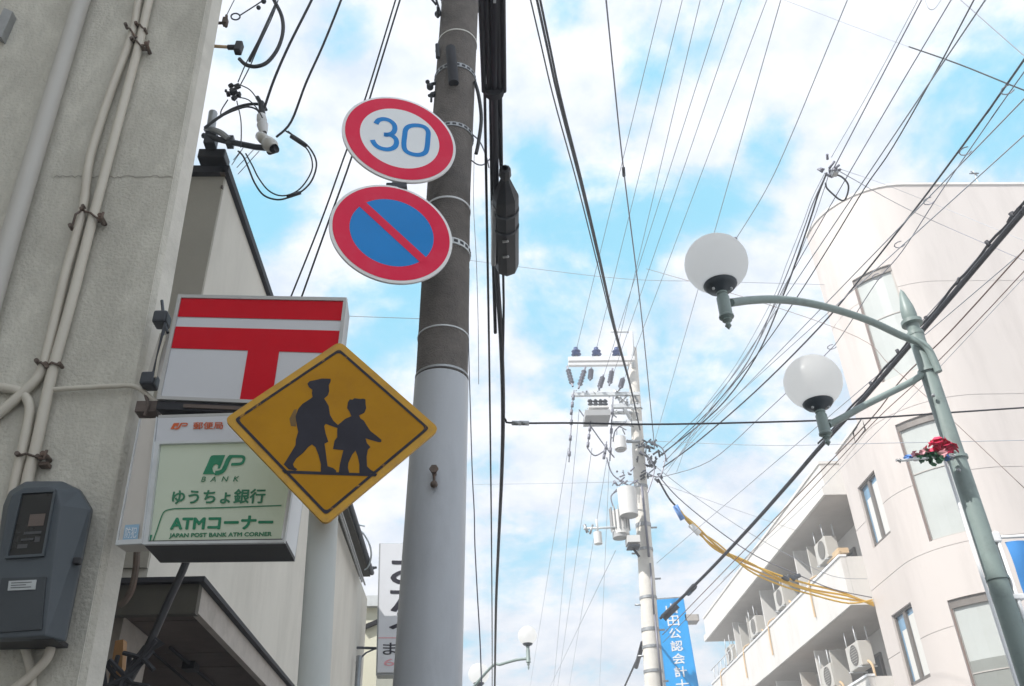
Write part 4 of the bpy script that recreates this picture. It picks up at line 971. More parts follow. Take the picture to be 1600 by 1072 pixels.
# tower end above the wing, backs and roofs
def vwall(mb, p, q, z0, z1): mb.add([(p[0], p[1], z0), (q[0], q[1], z0), (q[0], q[1], z1), (p[0], p[1], z1)], [(0, 1, 2, 3)])
E_ = foot(ss_[-1])
vwall(wall, (BX, 17.0), (11.5, 23), WT, TT); vwall(wall, (BX, 18.4), (11.0, 23), 0, WT); vwall(wall, (11.5, 23), (E_.x, 23), 0, TT); vwall(wall, (E_.x, 23), (E_.x, E_.y), 0, TT); vwall(wall, (11.0, 23), (11.5, 23), 0, WT)
wo = wall.build('wall', M['pink_wall'], rb)
rf = [foot(s) for s in ss_ if s >= 1.4]; top = [foot(s, .05)+Vector((0, 0, TT-.05)) for s in ss_ if s >= 1.45]+[Vector((E_.x-.1, 22.9, TT-.05)), Vector((11.6, 22.9, TT-.05))]
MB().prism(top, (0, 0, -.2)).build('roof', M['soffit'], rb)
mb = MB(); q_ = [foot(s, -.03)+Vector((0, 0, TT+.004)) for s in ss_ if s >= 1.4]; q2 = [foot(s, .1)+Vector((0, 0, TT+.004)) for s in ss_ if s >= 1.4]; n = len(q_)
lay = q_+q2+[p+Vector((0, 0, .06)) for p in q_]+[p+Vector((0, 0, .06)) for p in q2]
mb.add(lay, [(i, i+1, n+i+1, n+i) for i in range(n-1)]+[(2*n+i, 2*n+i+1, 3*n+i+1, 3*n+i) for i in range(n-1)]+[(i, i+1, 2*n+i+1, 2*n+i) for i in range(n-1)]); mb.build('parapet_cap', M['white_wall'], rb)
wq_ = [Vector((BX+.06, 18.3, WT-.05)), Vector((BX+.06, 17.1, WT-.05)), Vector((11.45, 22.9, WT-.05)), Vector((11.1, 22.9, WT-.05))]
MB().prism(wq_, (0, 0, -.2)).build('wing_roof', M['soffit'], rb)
mb = MB(); mb.bb((BX-.03, 17.03, WT+.004), (BX+.12, 18.43, WT+.06)); mb.build('parapet_cap', M['white_wall'], rb)
for h in holes:
    s0, s1, z0, z1, kind = h
    d = .09
    win = MB()
    A = lambda s, z, d: foot(s, d)+Vector((0, 0, z))
    def bar(mb, sa, sb, za, zb, d0, d1):
        k = max(1, int((sb-sa)/.2)); 
        for i in range(k):
            u0, u1 = sa+(sb-sa)*i/k, sa+(sb-sa)*(i+1)/k
            P = [A(u0, za, d0), A(u1, za, d0), A(u1, zb, d0), A(u0, zb, d0)]; Q2 = [A(u0, za, d1), A(u1, za, d1), A(u1, zb, d1), A(u0, zb, d1)]
            mb.add(P+Q2, [(0, 1, 2, 3), (7, 6, 5, 4), (0, 4, 5, 1), (2, 6, 7, 3), (1, 5, 6, 2), (3, 7, 4, 0)])
    f = .05 if kind == 'sash' else .035
    bar(win, s0, s1, z1-f, z1, .05, .12); bar(win, s0, s1, z0, z0+f*(1.6 if kind == 'sash' else 1), .05, .12)
    bar(win, s0, s0+f, z0+f, z1-f, .05, .12); bar(win, s1-f, s1, z0+f, z1-f, .05, .12)
    if kind == 'sash': bar(win, (s0+s1)/2-.06, (s0+s1)/2+.05, z0+f, z1-f, .045, .11)
    else:
        hd = MB(); bar(hd, s0+.004, s1-.004, z1-.15, z1-.004, .035, .084); hd.build('reveal_shade', M['window_frame'], rb)  # dark bar painted in for the shaded top reveal
        ed = MB(); bar(ed, s0+.004, s0+.03, z0+.04, z1-.152, .03, .048); ed.build('window_edge', M['wire_brown'], rb)
        bar(win, s0+f, s1-f, z0+(z1-z0)*.55, z0+(z1-z0)*.55+.02, .07, .11)
    wo_ = win.build('window', M['window_frame'] if kind == 'sash' else M['soffit'], rb)
    if kind == 'sash':
        for u0, u1 in ((s0+f, (s0+s1)/2-.06), ((s0+s1)/2+.05, s1-f)):
            mb = MB(); bar(mb, u0, u1, z0+f, z1-f, .092, .098); mb.build('pane', M['glass_reflection'], wo_)
            mb = MB(); bar(mb, u0+(.07 if u0 < s0+.2 else .01), u1-.01, z0+f, z1-(.34 if u0 < s0+.2 else .16), .0905, .0915); mb.build('curtain', M['curtain'], wo_)
    else:
        mb = MB(); bar(mb, s0+f, s1-f, z0+f, z1-f, .085, .095); mb.build('pane', M['frosted'], wo_)
        if z0 < 4:
            mb = MB(); bar(mb, s0+f, s1-f, z0+f, 5.0, .082, .0845); mb.build('lower_blind', M['frosted_dark'], wo_)
# small mast thing on the roof
rm = thing('roof_antenna', atY(1523, 288, 15.6), 'tiny cross shaped aerial on the flat roof of the rounded building', 'antenna')
c = atY(1522, 271, 15.6); mb = MB(); mb.tube([Vector((c.x, c.y, TT-.25)), c+Vector((0, 0, .08))], .012, 6); mb.build('mast', M['galv_light'], rm)
mb = MB()
for a in (.4, 1.9, 2.9): d = Vector((cos(a), .3, sin(a)))*.10; mb.tube([c-d, c+d], .016, 6)
mb.build('crossbar', M['dark_steel'], rm)

# ================================================================== APARTMENT BLOCK with balconies
ap_ = thing('apartment_block', (11, 26, 0), 'white apartment block with long balconies, air conditioners and a flat roof', 'building')
Y0, Y1 = 19.6, 33.2
zr, z2, z1_ = 9.74, 7.09, 4.44
MB().bb((9.75, Y0, 0), (16, Y1, 10.7)).build('wall', M['white_wall'], ap_)
MB().bb((BX-.02, Y0+.005, zr), (9.745, Y1+.05, zr+.22)).build('roof_slab', M['white_wall'], ap_)
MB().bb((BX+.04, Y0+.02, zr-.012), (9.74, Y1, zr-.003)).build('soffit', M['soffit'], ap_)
MB().bb((BX+.06, Y0+.02, zr+.223), (9.745, Y1, 10.55)).build('roof_parapet', M['white_wall'], ap_)
MB().bb((BX+.03, Y0, 10.553), (9.8, Y1+.03, 10.62)).build('parapet_cap', M['white_wall'], ap_)
bal = []
for z in (z2, z1_):
    MB().bb((BX, Y0+.01, z), (9.745, Y1, z+.18)).build('balcony_slab', M['white_wall'], ap_)
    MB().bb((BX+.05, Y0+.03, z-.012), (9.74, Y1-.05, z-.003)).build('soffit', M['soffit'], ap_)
    MB().bb((BX+.02, Y0+.015, z+.183), (BX+.14, Y1-.02, z+1.12)).build('parapet', M['white_wall'], ap_)
    MB().bb((BX-.01, Y0, z+1.123), (BX+.17, Y1, z+1.17)).build('parapet_rail', M['box_white'], ap_)
    MB().bb((BX+.145, Y0+.015, z+.183), (9.74, Y0+.1, z+1.12)).build('end_parapet', M['white_wall'], ap_)
    k = 0
    for yd in (23.1, 26.6, 30.1):
        MB().bb((BX+.25, yd, z+.185), (9.744, yd+.06, z+2.5)).build('divider', M['white_wall'], ap_)
    for yw in (20.1, 21.9, 23.7, 25.3, 27.2, 28.8, 30.7):
        w = MB(); a, b = (9.69, yw, z+.2), (9.745, yw+1.25, z+2.15)
        w.bb((9.69, yw, z+.22), (9.75, yw+.07, z+2.15)); w.bb((9.69, yw+1.18, z+.22), (9.75, yw+1.25, z+2.15)); w.bb((9.69, yw+.071, z+2.08), (9.75, yw+1.179, z+2.15)); w.bb((9.69, yw+.59, z+.22), (9.75, yw+.66, z+2.079)); w.bb((9.69, yw+.071, z+.22), (9.75, yw+1.179, z+.28))
        wo2 = w.build('window', M['window_frame'], ap_)
        MB().bb((9.725, yw+.072, z+.281), (9.735, yw+1.178, z+2.079)).build('pane', M['glass_dark'], wo2)
acn = 0
def ac_unit(y, z, label, s=1.0, x=8.62):
    t = thing('air_conditioner', (x, y, z), label, 'air conditioner', 'outdoor air conditioners on the balconies')
    MB().box((x, y, z+.27*s), (.32*s, .78*s, .54*s), None, 0, .02).build('casing', M['ac_white'], t)
    mb = MB(); c = Vector((x-.162*s, y-.08*s, z+.28*s)); mb.lathe(c, (-1, 0, 0), [(.21*s, -.004), (.225*s, 0), (.225*s, .012), (.21*s, .014), (.21*s, .002), (.001, .002)], 20); mb.build('fan_ring', M['ac_grille'], t)
    mb = MB()
    for k in range(7): mb.box(c+Vector((-.012, 0, (k-3)*.055*s)), (.008, .40*s*sqrt(max(.05, 1-((k-3)/3.6)**2)), .008))
    mb.build('fan_grille', M['ac_white'], t)
    for dx in (-.14, .14):
        for dy in (-.3, .3): MB().cyl((x+dx*s, y+dy*s, z+.50*s), (x+dx*s, y+dy*s, z+.53*s+.35), .014, n=6).build('hanger_rod', M['galv_light'], t)
    for dy in (-.3, .3): MB().box((x, y+dy*s, z-.015), (.42*s, .04, .03)).build('foot_bar', M['galv_light'], t)
    mb = MB(); mb.tube(smooth_path([(x, y-.35*s, z+.1), (x, y-.55*s, z-.05), (x-.02, y-.6*s, z-.4), (x-.05, y-.62*s, z-.75)], 4), .03, 7); mb.build('refrigerant_pipe', M['duct_beige'], t)
for y, z, lb_ in ((21.2, 8.62, 'hanging air conditioner nearest the pink building on the upper balcony'), (25.0, 8.58, 'second air conditioner from the pink building, upper balcony'), (27.9, 8.55, 'third air conditioner from the pink building, upper balcony'), (31.2, 8.5, 'air conditioner at the far end of the upper balcony'),
                  (20.7, 5.95, 'hanging air conditioner nearest the pink building on the lower balcony'), (22.6, 5.9, 'second air conditioner from the pink building, lower balcony')):
    ac_unit(y, z, lb_, 1.0, 8.7)
for z in (z2, z1_):
    for yy in (22.2, 24.6, 28.6, 29.6):
        MB().bb((BX+.3, yy, z+1.0), (BX+.7, yy+.06, z+2.3)).build('louvre_screen', M['ac_white'], ap_)
    for yy in (21.7, 25.5, 28.4, 31.6):
        mb = MB(); mb.tube(smooth_path([(BX+.2, yy, z+1.35), (BX+.02, yy+.1, z+1.25), (BX-.02, yy+.12, z+.9), (BX-.02, yy+.12, z+.35)], 4), .022, 6); mb.build('drain_pipe', M['duct_beige'], ap_)
tag(MB().box((8.75, 24.3, 5.95), (.5, .9, .55), None, 0, .02).build('storage_box', M['wood_box']), 'brown wooden box high on the lower balcony among the air conditioners', 'box')
mb = MB()
for yy in np.arange(29.5, 33.2, .55): mb.tube([(BX+.06, yy, z2+1.17), (BX+.06, yy, z2+1.62)], .016, 6)
mb.tube([(BX+.06, 29.5, z2+1.62), (BX+.06, 33.2, z2+1.62)], .018, 6); mb.build('balcony_rail', M['galv_light'], ap_)
mb = MB(); a = atX(1318, 836, BX+.3); mb.box((BX+.2, 19.95, z2+1.32), (.25, .4, .12)); mb.tube([(BX+.1, 19.7, z2+1.3), (BX+.1, 20.6, z2+1.3)], .02, 6); mb.build('balcony_planter', M['duct_beige'], ap_)

# ================================================================== BLUE VERTICAL SIGN
BY = 17.2
vs_ = thing('vertical_sign', atY(1060, 1072, BY), 'bright blue vertical sign board with white characters beside the distant pole', 'sign')
VQ = Quad(*[atY(x, y, BY) for x, y in ((1025, 937), (1068, 934), (1100, 1120), (1047, 1124))])
MB().prism(VQ.rect(0, 0, 1, 1, -.004), -VQ.n*.22).build('case', M['board_blue'], vs_)
MB().flat(VQ.rect(0.02, 0.006, .98, .99, .0)).build('face_panel', M['board_blue'], vs_)
mb = MB(); mb.prism(VQ.rect(-.03, -.012, 1.02, .0, -.006), -VQ.n*.23); mb.prism(VQ.rect(-.06, 0, -.004, 1, -.006), -VQ.n*.2); mb.build('frame', M['galv'], vs_)
for i, chn in enumerate('山田公認会計士'):
    v0 = .045+i*.108
    mb = MB(); lettering(mb, chn, *VQ.rect(.31, v0, .70, v0+.086, .004), .02); mb.build('lettering', M['letter_white'], vs_)
mb = MB(); mb.bb(atY(1070, 960, BY), atY(1088, 976, BY+.3)); mb.build('wall_bracket', M['soffit'], vs_)
p = VQ.P(.45, .02, -.26); MB().tube([(p.x, p.y, .1), (p.x, p.y, p.z-.1)], .07, 10).build('support_post', M['galv_light'], vs_)

# ================================================================== WIRES AND CABLES
def wire(pts, r, m, label, group=None, name='overhead_wire', cat='wire', sub=5, n=6):
    return tag(MB().tube(smooth_path(pts, sub), r, n).build(name, M[m], loc=tuple(Vector(pts[0])), fix=False), label, cat, group)
def ext(P, Q_, k): return P+(P-Q_).normalized()*k
def flat_run(pxs, z, back=8.0):             # level wire through picture points; carries on beyond the frame at its first point
    P = [atZ(x, y, z) for x, y in pxs]
    if back: P = [ext(P[0], P[1], back)]+P
    return P

# high-tension lines to the crossarm of the far pole
HT = [((1038, -16), (901, 545)), ((1070, -16), (932, 545)), ((1098, -16), (964, 546)), ((1136, -16), (938, 604)), ((1164, -16), (953, 600)), ((1204, -16), (971, 604))]
for k, (a, b) in enumerate(HT):
    e = atY(*b, FY-.1); s_ = atZ(*a, e.z+.05); s2_ = ext(s_, e, 10)
    mid = (s_+e)/2-Vector((0, 0, .0))
    wire([s2_, s_, mid, e], .0054 if k < 3 else .005, 'wire_grey', ('leftmost','second from left','third from left','third from right','second from right','rightmost')[k]+' of six thin high lines fanning up from the distant crossarm', 'high lines to the distant crossarm')
# thin lines beyond the far pole, running on down the street
for k, (a, b) in enumerate((((905, 640), (866, 1060)), ((925, 700), (876, 1040)), ((948, 720), (900, 1010)), ((962, 860), (862, 1068)), ((888, 700), (840, 1000)), ((955, 655), (940, 1000)))):
    A = atY(*a, FY); B = atY(*b, 34); B = ext(B, A, 22); wire([A, (A+B)/2, B], .006, 'wire_pale', 'faint line beyond the distant pole, '+('leftmost but one, starting under the crossarm end','starting below the switch box','starting left of the upper transformer','starting under the large transformer','leftmost, starting lowest at the left','steepest, nearest the pole')[k], 'faint lines beyond the distant pole')
# black triple bundle
be = atY(1000, 672, FY-.3)
for k, dx in enumerate((-9, 1, 6)):
    P = [atZ(x+dx*(1-t), y, be.z+.3*(1-t)) for x, y, t in ((838, 0, 0), (871, 150, .25), (905, 280, .45), (934, 400, .6), (960, 512, .8), (984, 600, .92))]
    P = [ext(P[0], P[1], 6)]+P+[be]
    wire(P, (.009, .015, .014)[k], 'wire', ('left','middle','right')[k]+' strand of the thick black bundle running steeply to the distant pole', 'strands of the steep black bundle', 'power_cable', 'cable')
wire(flat_run([(946, -10), (958, 110), (974, 262), (1001, 480), (1018, 650)], 9.0)+[atY(1023, 702, FY)], .0085, 'wire_grey', 'single dark wire crossing the fan of high lines right of the thick bundle')
mb = MB(); p = atZ(974, 262, 9.0); q = atZ(975, 275, 9.0); mb.tube([p, q], .02, 6); tag(mb.build('wire_clip', M['wire']), 'small dark clip on the wire left of the high lines', 'clip')

# street cables beside the near pole
CZ = 4.9
def down_street(pxs, z, r, m, label, name='street_cable', dz=0):
    P = [atZ(x, y, z) for x, y in pxs]; P = [ext(P[0], P[1], 3)]+P; return wire(P, r, m, label, None, name, 'cable')
down_street([(755, 0), (760, 300), (765, 600), (768, 850), (769, 1000), (769, 1078)], CZ, .0075, 'wire', 'thin straight black cable, left one of the pair falling right of the grey pole')
down_street([(774, 0), (773, 150), (775, 300), (776, 420), (783, 530), (786, 640), (784, 740), (779, 850), (775, 950), (773, 1078)], CZ, .017, 'wire', 'thickest black cable falling right of the grey pole, bowing outward midway')
down_street([(766, 0), (768, 200), (771, 400), (774, 520)], CZ+.02, .012, 'wire', 'short black cable pressed against thick cable under splice case')
down_street([(781, 130), (779, 200), (783, 262)], CZ+.02, .009, 'wire', 'short black lead running down into the top of splice case')
down_street([(786, 410), (787, 480), (786, 560)], CZ, .008, 'wire', 'short black lead coming out of splice case bottom')
tag(MB().tube(smooth_path([atY(x, y, 3.7) for x, y in ((742, 128), (748, 150), (752, 185), (748, 220), (744, 240))], 5), .011, 8).build('pole_lead', M['black']), 'short black lead bowing out from the pole top band', 'cable')
tag(MB().tube(smooth_path([atY(x, y, 3.72) for x, y in ((738, 210), (750, 222), (760, 245), (764, 262))], 5)+[], .004, 6).build('tie_wire', M['wire_grey']), 'thin tie wire from the chain band to the street cables, upper', 'wire')
tag(MB().tube(smooth_path([atY(x, y, 3.72) for x, y in ((736, 250), (746, 257), (756, 257), (766, 248))], 5), .004, 6).build('tie_wire', M['wire_grey']), 'thin sagging tie wire just below the chain band', 'wire')
tag(MB().tube(smooth_path([atY(x, y, 4.2) for x, y in ((733, 420), (732, 520), (735, 640), (738, 740), (741, 800), (742, 850), (746, 930), (750, 1000), (753, 1085))], 5), .0035, 6).build('earth_wire', M['wire_grey']), 'thin wavy wire hanging close along the right side of the pole', 'wire')
tag(MB().tube(smooth_path([atY(x, y, 4.25) for x, y in ((741, 240), (740, 320), (744, 400), (747, 500), (748, 600))], 5), .0022, 6).build('drop_wire', M['wire_pale']), 'very thin pale wire between the pole and the street cables', 'wire')
# splice cases
def splice(pa, pb, z, r, label, flat=False):
    A, B = atZ(*pa, z), atZ(*pb, z); d = B-A; L_ = d.length
    t = thing('splice_case', A, label, 'splice case')
    if not flat:
        MB().lathe(A, d, [(.018, 0), (r*.42, L_*.01), (r*.46, L_*.07), (r*.34, L_*.09), (r*.5, L_*.13), (r*.98, L_*.24), (r, L_*.26), (r, L_*.94), (r*.92, L_*.98), (r*.5, L_), (.001, L_)], 8).build('shell', M['black'], t)
        for k in (.36, .52): 
            c = A+d*k; MB().lathe(c, d, [(r*1.0, 0), (r*1.035, .003), (r*1.035, .02), (r*1.0, .023)], 20).build('strap', M['dark_steel'], t)
        MB().box(A+d*.62+Vector((-r*.98, 0, .0)), (r*.42, L_*.58, r*1.1), None, 0, .008).build('side_tray', M['alu'], t)
        mb = MB()
        for k in (.62, .78): mb.tube([A+d*k+Vector((-r*.3, -r*.2, -r*.93)), A+d*(k-.03)+Vector((r*.15, 0, -r*.98))], .009, 6)
        mb.build('latch', M['alu'], t)
    else:
        w = r
        for k in range(5):
            x = -w+2*w*(k+.5)/5; MB().tube([A+Vector((x, 0, 0)), B+Vector((x, 0, 0))], w/5*.98, 10).build('rib', M['black'], t)
        MB().tube([A+d*.97, B+d*.02], w*.8, 12).build('end_cap', M['black_soft'], t)
        mb = MB(); mb.box(A+d*.25+Vector((w*.2, 0, -w*.25)), (w*.2, w*.3, .02)); mb.build('label_plate', M['galv_light'], t)
    return t
splice((789, 262), (792, 421), CZ-.04, .074, 'torpedo shaped black splice case hanging on the cables beside the pole')
splice((767, -60), (772, 143), CZ, .062, 'ribbed black cable closure at the top edge beside the pole', True)

# cable across the street to the right
cA, cB = atZ(786, 652, CZ), atY(1640, 634, 7.2)
P = [atZ(784, 600, CZ), atZ(785, 640, CZ), at_span(790, 656, cA, cB), at_span(803, 661, cA, cB)]+[at_span(x, y, cA, cB) for x, y in ((900, 661), (1020, 663), (1180, 660), (1330, 655), (1480, 645), (1600, 637))]+[cB]
t = wire(P, .008, 'wire', 'dark cable stretched level across the street from pole to right edge', None, 'crossing_cable', 'cable')
mb = MB()
for x in (800, 812): mb.tube([at_span(x, 661, cA, cB), at_span(x+14, 661.5, cA, cB)], .02, 8)
tag(mb.build('cable_dead_end', M['galv']), 'grey cable grip at the left end of the level crossing cable', 'cable grip')
P = [at_span(x, y, cA, cB) for x, y in ((803, 663), (900, 664), (960, 668), (1020, 664))]
wire([atY(1012, 689, FY), atY(1040, 690, 15), atY(1200, 696, 12), atY(1400, 692, 10), ext(atY(1400, 692, 10), atY(1200, 696, 12), 6)], .005, 'wire_pale', 'faint level wire a little below the crossing cable, right of the far pole')
wire([atY(700, 402, 16), atY(820, 418, 16), atY(980, 436, 16), atY(1120, 440, 16), atY(1330, 446, 17)], .006, 'wire_pale', 'faint level wire in the blue patch right of the splice case')
wire([atY(740, 757, 20), atY(880, 755, 19), atY(1000, 752, 17)], .006, 'wire_pale', 'faint level wire running left from the distant transformers')
wire([atY(545, 494, 9), atY(600, 496, 9), atY(660, 498, 9)], .004, 'wire_pale', 'faint level wire between red postal sign and the pole')

# wires on the left, to the houses
wire([atY(632, -20, 3.9), atY(625, 0, 3.92), atY(585, 130, 4.1), atY(548, 250, 4.3), atY(512, 350, 4.5), atY(462, 490, 4.9)], .0062, 'wire', 'right one of two black drop wires passing behind the round signs')
wire([atY(624, -20, 3.9), atY(618, 0, 3.92), atY(572, 150, 4.12), atY(536, 250, 4.3), atY(500, 350, 4.5), atY(440, 500, 4.9)], .0056, 'wire', 'left one of two black drop wires passing behind the round signs')
IY = 3.95
wire([atY(496, -25, 3.7), atY(487, 0, 3.72), atY(452, 70, 3.8), atY(428, 125, 3.88), atY(412, 172, IY)], .0085, 'wire', 'black service wire coming down to the top of the white insulator')
wire([atY(541, -25, 3.7), atY(533, 0, 3.72), atY(505, 70, 3.8), atY(478, 130, 3.87), atY(455, 190, IY), atY(432, 214, IY)], .0075, 'wire', 'black service wire ending in a clamp right of the white insulator')
lp = smooth_path([atY(x, y, IY) for x, y in ((447, 205), (462, 214), (480, 227), (492, 245), (494, 262), (486, 284), (470, 300), (450, 309), (432, 312), (412, 305), (398, 286), (388, 262), (380, 244), (372, 236))], 5)
lc = thing('service_loop', atY(432, 312, IY), 'loose loop of black service cable hanging beneath the insulator', 'cable loop')
MB().tube(lp, .0055, 7).build('outer_strand', M['black'], lc)
MB().tube(smooth_path([atY(x, y, IY+.02) for x, y in ((450, 205), (470, 222), (484, 240), (488, 262), (478, 284), (462, 300), (440, 306), (420, 298), (404, 278), (394, 258), (384, 240))], 5), .0045, 7).build('inner_strand', M['black_soft'], lc)
MB().tube([atY(455, 213, IY), atY(478, 228, IY)], .014, 8).build('sleeve', M['black'], lc)
MB().tube([atY(448, 308, IY), atY(470, 301, IY)], .011, 8).build('tape_wrap', M['black'], lc)
ia = thing('insulator_arm', atY(322, 228, 4.0), 'steel arm with a white porcelain insulator at the house roof corner', 'insulator')
mb = MB(); mb.tube([atY(318, 212, 4.05), atY(350, 220, 4.0), atY(400, 230, IY), atY(424, 232, IY)], .019, 8); mb.box(atY(330, 219, 4.05), (.07, .06, .10)); mb.box(atY(360, 222, 4.0), (.04, .05, .07)); mb.build('arm', M['dark_steel'], ia)
b0 = atY(408, 180, IY); mb = MB(); dv = atY(412, 208, IY)-b0; Lx = dv.length
mb.lathe(b0, dv, [(.012, 0), (.028, .005), (.033, Lx*.3), (.022, Lx*.42), (.036, Lx*.55), (.030, Lx*.8), (.02, Lx)], 16)
mb.build('upper_insulator', M['porcelain_white'], ia)
b1 = atY(404, 210, IY-.02); d1 = atY(428, 232, IY-.06)-b1; mb = MB(); L1 = d1.length; mb.lathe(b1, d1, [(.015, 0), (.032, L1*.1), (.036, L1*.35), (.026, L1*.5), (.045, L1*.62), (.045, L1*.85), (.03, L1)], 16); mb.build('lower_insulator', M['porcelain'], ia)
mb = MB(); mb.tube([atY(420, 236, IY-.02), atY(432, 232, IY-.05)], .026, 10); mb.tube([atY(408, 160, IY), atY(410, 180, IY)], .02, 8); mb.tube([atY(402, 152, IY), atY(410, 166, IY)], .014, 8); mb.build('clamp', M['black'], ia)
mb = MB(); mb.tube([atY(333, 176, 4.08), atY(326, 225, 4.08)], .028, 10); mb.tube(smooth_path([atY(322, 202, 4.04), atY(342, 206, 4.0), atY(358, 218, 3.98)], 5), .02, 8); mb.build('pipe_end', M['galv'], ia)
mb = MB(); mb.tube(smooth_path([atY(x, y, 4.0) for x, y in ((320, 200), (340, 185), (365, 170), (390, 163), (410, 164), (416, 172))], 5), .010, 7); mb.tube(smooth_path([atY(x, y, 3.98) for x, y in ((345, 182), (365, 173), (386, 167), (402, 172), (408, 184))], 5), .006, 7); mb.build('lead_wire', M['black'], ia)
cl = thing('connector_cluster', atY(365, 145, 3.6), 'cluster of black wire connectors in the gap above the insulator', 'connectors')
mb = MB()
for dx, dy, s in ((0, 0, .032), (-8, 4, .022), (6, -8, .026), (-4, -9, .022), (8, 5, .024), (1, 10, .024), (-12, -1, .014)): mb.box(atY(365+dx, 143+dy, 3.6), (s, s, s*1.3), Matrix.Rotation(random.uniform(0, 1.5), 3, random.choice('XYZ')), 0, .004)
mb.build('connector', M['black'], cl)
mb = MB()
for P in (((372, 128), (384, 100), (400, 70), (425, 20), (436, -20)), ((376, 132), (390, 105), (405, 70), (428, 20), (440, -20)), ((356, 156), (346, 172), (345, 180)), ((370, 158), (376, 185), (377, 210), (376, 230)), ((376, 133), (390, 140), (400, 152)), ((372, 152), (388, 156), (402, 170), (410, 184))): mb.tube(smooth_path([atY(x, y, 3.62) for x, y in P], 4), .0035, 6)
mb.build('lead_wire', M['black_soft'], cl)
mb = MB(); mb.tube([atY(390, 96, 3.6), atY(432, 4, 3.6)], .0085, 7); mb.build('taped_lead', M['black'], cl)
st = thing('corner_stay', atY(345, 70, 2.9), 'rust stained pin with black connector on the near wall corner', 'anchor')
mb = MB(); mb.tube([atY(332, 72, 2.85), atY(362, 74, 2.85)], .008, 8); mb.build('pin', M['duct_beige'], st)
mb = MB(); mb.box(atY(373, 75, 2.85), (.034, .04, .066), Matrix.Rotation(radians(5), 3, 'Y'), 0, .006); mb.tube([atY(356, 74, 2.85), atY(368, 74, 2.85)], .013, 8); mb.build('connector', M['black'], st)
mb = MB(); mb.tube(smooth_path([atY(x, y, 2.85) for x, y in ((374, 92), (384, 101), (400, 104), (418, 97), (434, 76), (442, 50), (440, 25), (428, 0), (418, -20))], 5), .0095, 8); mb.build('looped_cable', M['black'], st)
mb = MB(); mb.box(atY(352, 34, 2.85), (.022, .03, .04)); mb.tube([atY(340, 36, 2.85), atY(354, 36, 2.85)], .008, 6); mb.tube([atY(354, 24, 2.85), atY(353, 42, 2.85)], .007, 6); mb.build('eye_bolt', M['rusty'], st)
mb = MB(); mb.tube(smooth_path([atY(368+7*cos(a), 26+5*sin(a), 2.85) for a in np.linspace(0, 2*pi, 9)[:-1]], 3, True), .004, 6, closed=True); mb.tube([atY(375, 24, 2.85), atY(400, 8, 2.85), atY(430, -12, 2.85)], .0035, 6); mb.tube([atY(354, 24, 2.85), atY(366, 0, 2.85), atY(372, -15, 2.85)], .0022, 6); mb.ball(atY(404, 12, 2.85), .012, 8, 6); mb.ball(atY(412, 2, 2.85), .014, 8, 6); mb.build('stay_wire', M['dark_steel'], st)
mb = MB()
for a, b in (((362, 258), (384, 225)), ((370, 262), (398, 232)), ((372, 272), (405, 236)), ((365, 250), (376, 236))): mb.tube([atY(*a, 4.1), atY(*b, 4.0)], .0025, 5)
tag(mb.build('loose_wires', M['wire_grey']), 'few loose thin wires by the dark cap of the house roof', 'wires')

# ---------------------------------------------------------------- right-hand wires
ZR = 9.3
wire(flat_run([(1329, -12), (1235, 215), (1195, 300), (1147, 378)], 7.4, 6), .0045, 'wire_pale', 'very thin pale wire dropping to top of the upper lamp globe')
mb = MB(); mb.ball(atZ(1149, 373, 7.4), .022, 8, 6); tag(mb.build('wire_clip', M['wire_grey']), 'tiny grey bead at the end of a thin wire above the upper globe', 'clip')
jn = atZ(1300, 268, ZR)
wire([ext(atZ(1440, 0, ZR), jn, 6), atZ(1440, 0, ZR), jn], .008, 'wire_grey', 'dark grey wire running from the top edge into the wire junction')
wire([ext(atZ(1434, 0, ZR+.2), jn, 6), atZ(1434, 0, ZR+.2), atZ(1299, 246, ZR+.1)], .0042, 'wire_pale', 'faint wire just left of the one running into the junction')
wire(flat_run([(1492, -10), (1410, 128), (1323, 277), (1284, 345), (1230, 440), (1165, 560), (1100, 640), (1036, 700)], ZR), .0072, 'wire_grey', 'thin wire passing just right of the wire junction loop')
wire(flat_run([(1527, -10), (1470, 98), (1395, 230), (1351, 294), (1300, 378), (1245, 465), (1190, 545), (1110, 640), (1034, 712)], ZR-.2), .0085, 'wire', 'dark wire crossing the left edge of rounded building toward upper lamp arm')
wire(flat_run([(1606, 85), (1545, 172), (1452, 298), (1400, 365), (1355, 422), (1280, 512), (1180, 612), (1090, 690), (1036, 730)], ZR-.5), .0125, 'wire', 'stronger one of two close parallel dark wires in the upper right corner')
wire(flat_run([(1609, 100), (1558, 172), (1470, 300), (1410, 392), (1370, 440), (1318, 520), (1288, 556), (1190, 650), (1110, 720), (1036, 745)], ZR-.55), .0068, 'wire_grey', 'thinner one of two close parallel wires, with small clips, upper right')
for x, y in ((1575, 140), (1509, 236), (1452, 314), (1406, 382), (1371, 432), (1300, 542)):
    p = atZ(x, y, ZR-.52); mb = MB(); mb.tube([p+Vector((cos(a)*.07, sin(a)*.07, 0)) for a in np.linspace(0, 4.6, 8)], .007, 5); o = mb.build('wire_ring', M['wire_grey']); tag(o, {1575: 'topmost', 1509: 'second from the top', 1452: 'third from the top', 1406: 'fourth from the top', 1371: 'fifth from the top', 1300: 'lowest'}[x]+' of the small rings on the thinner parallel wire', 'ring', 'rings on the parallel wires')
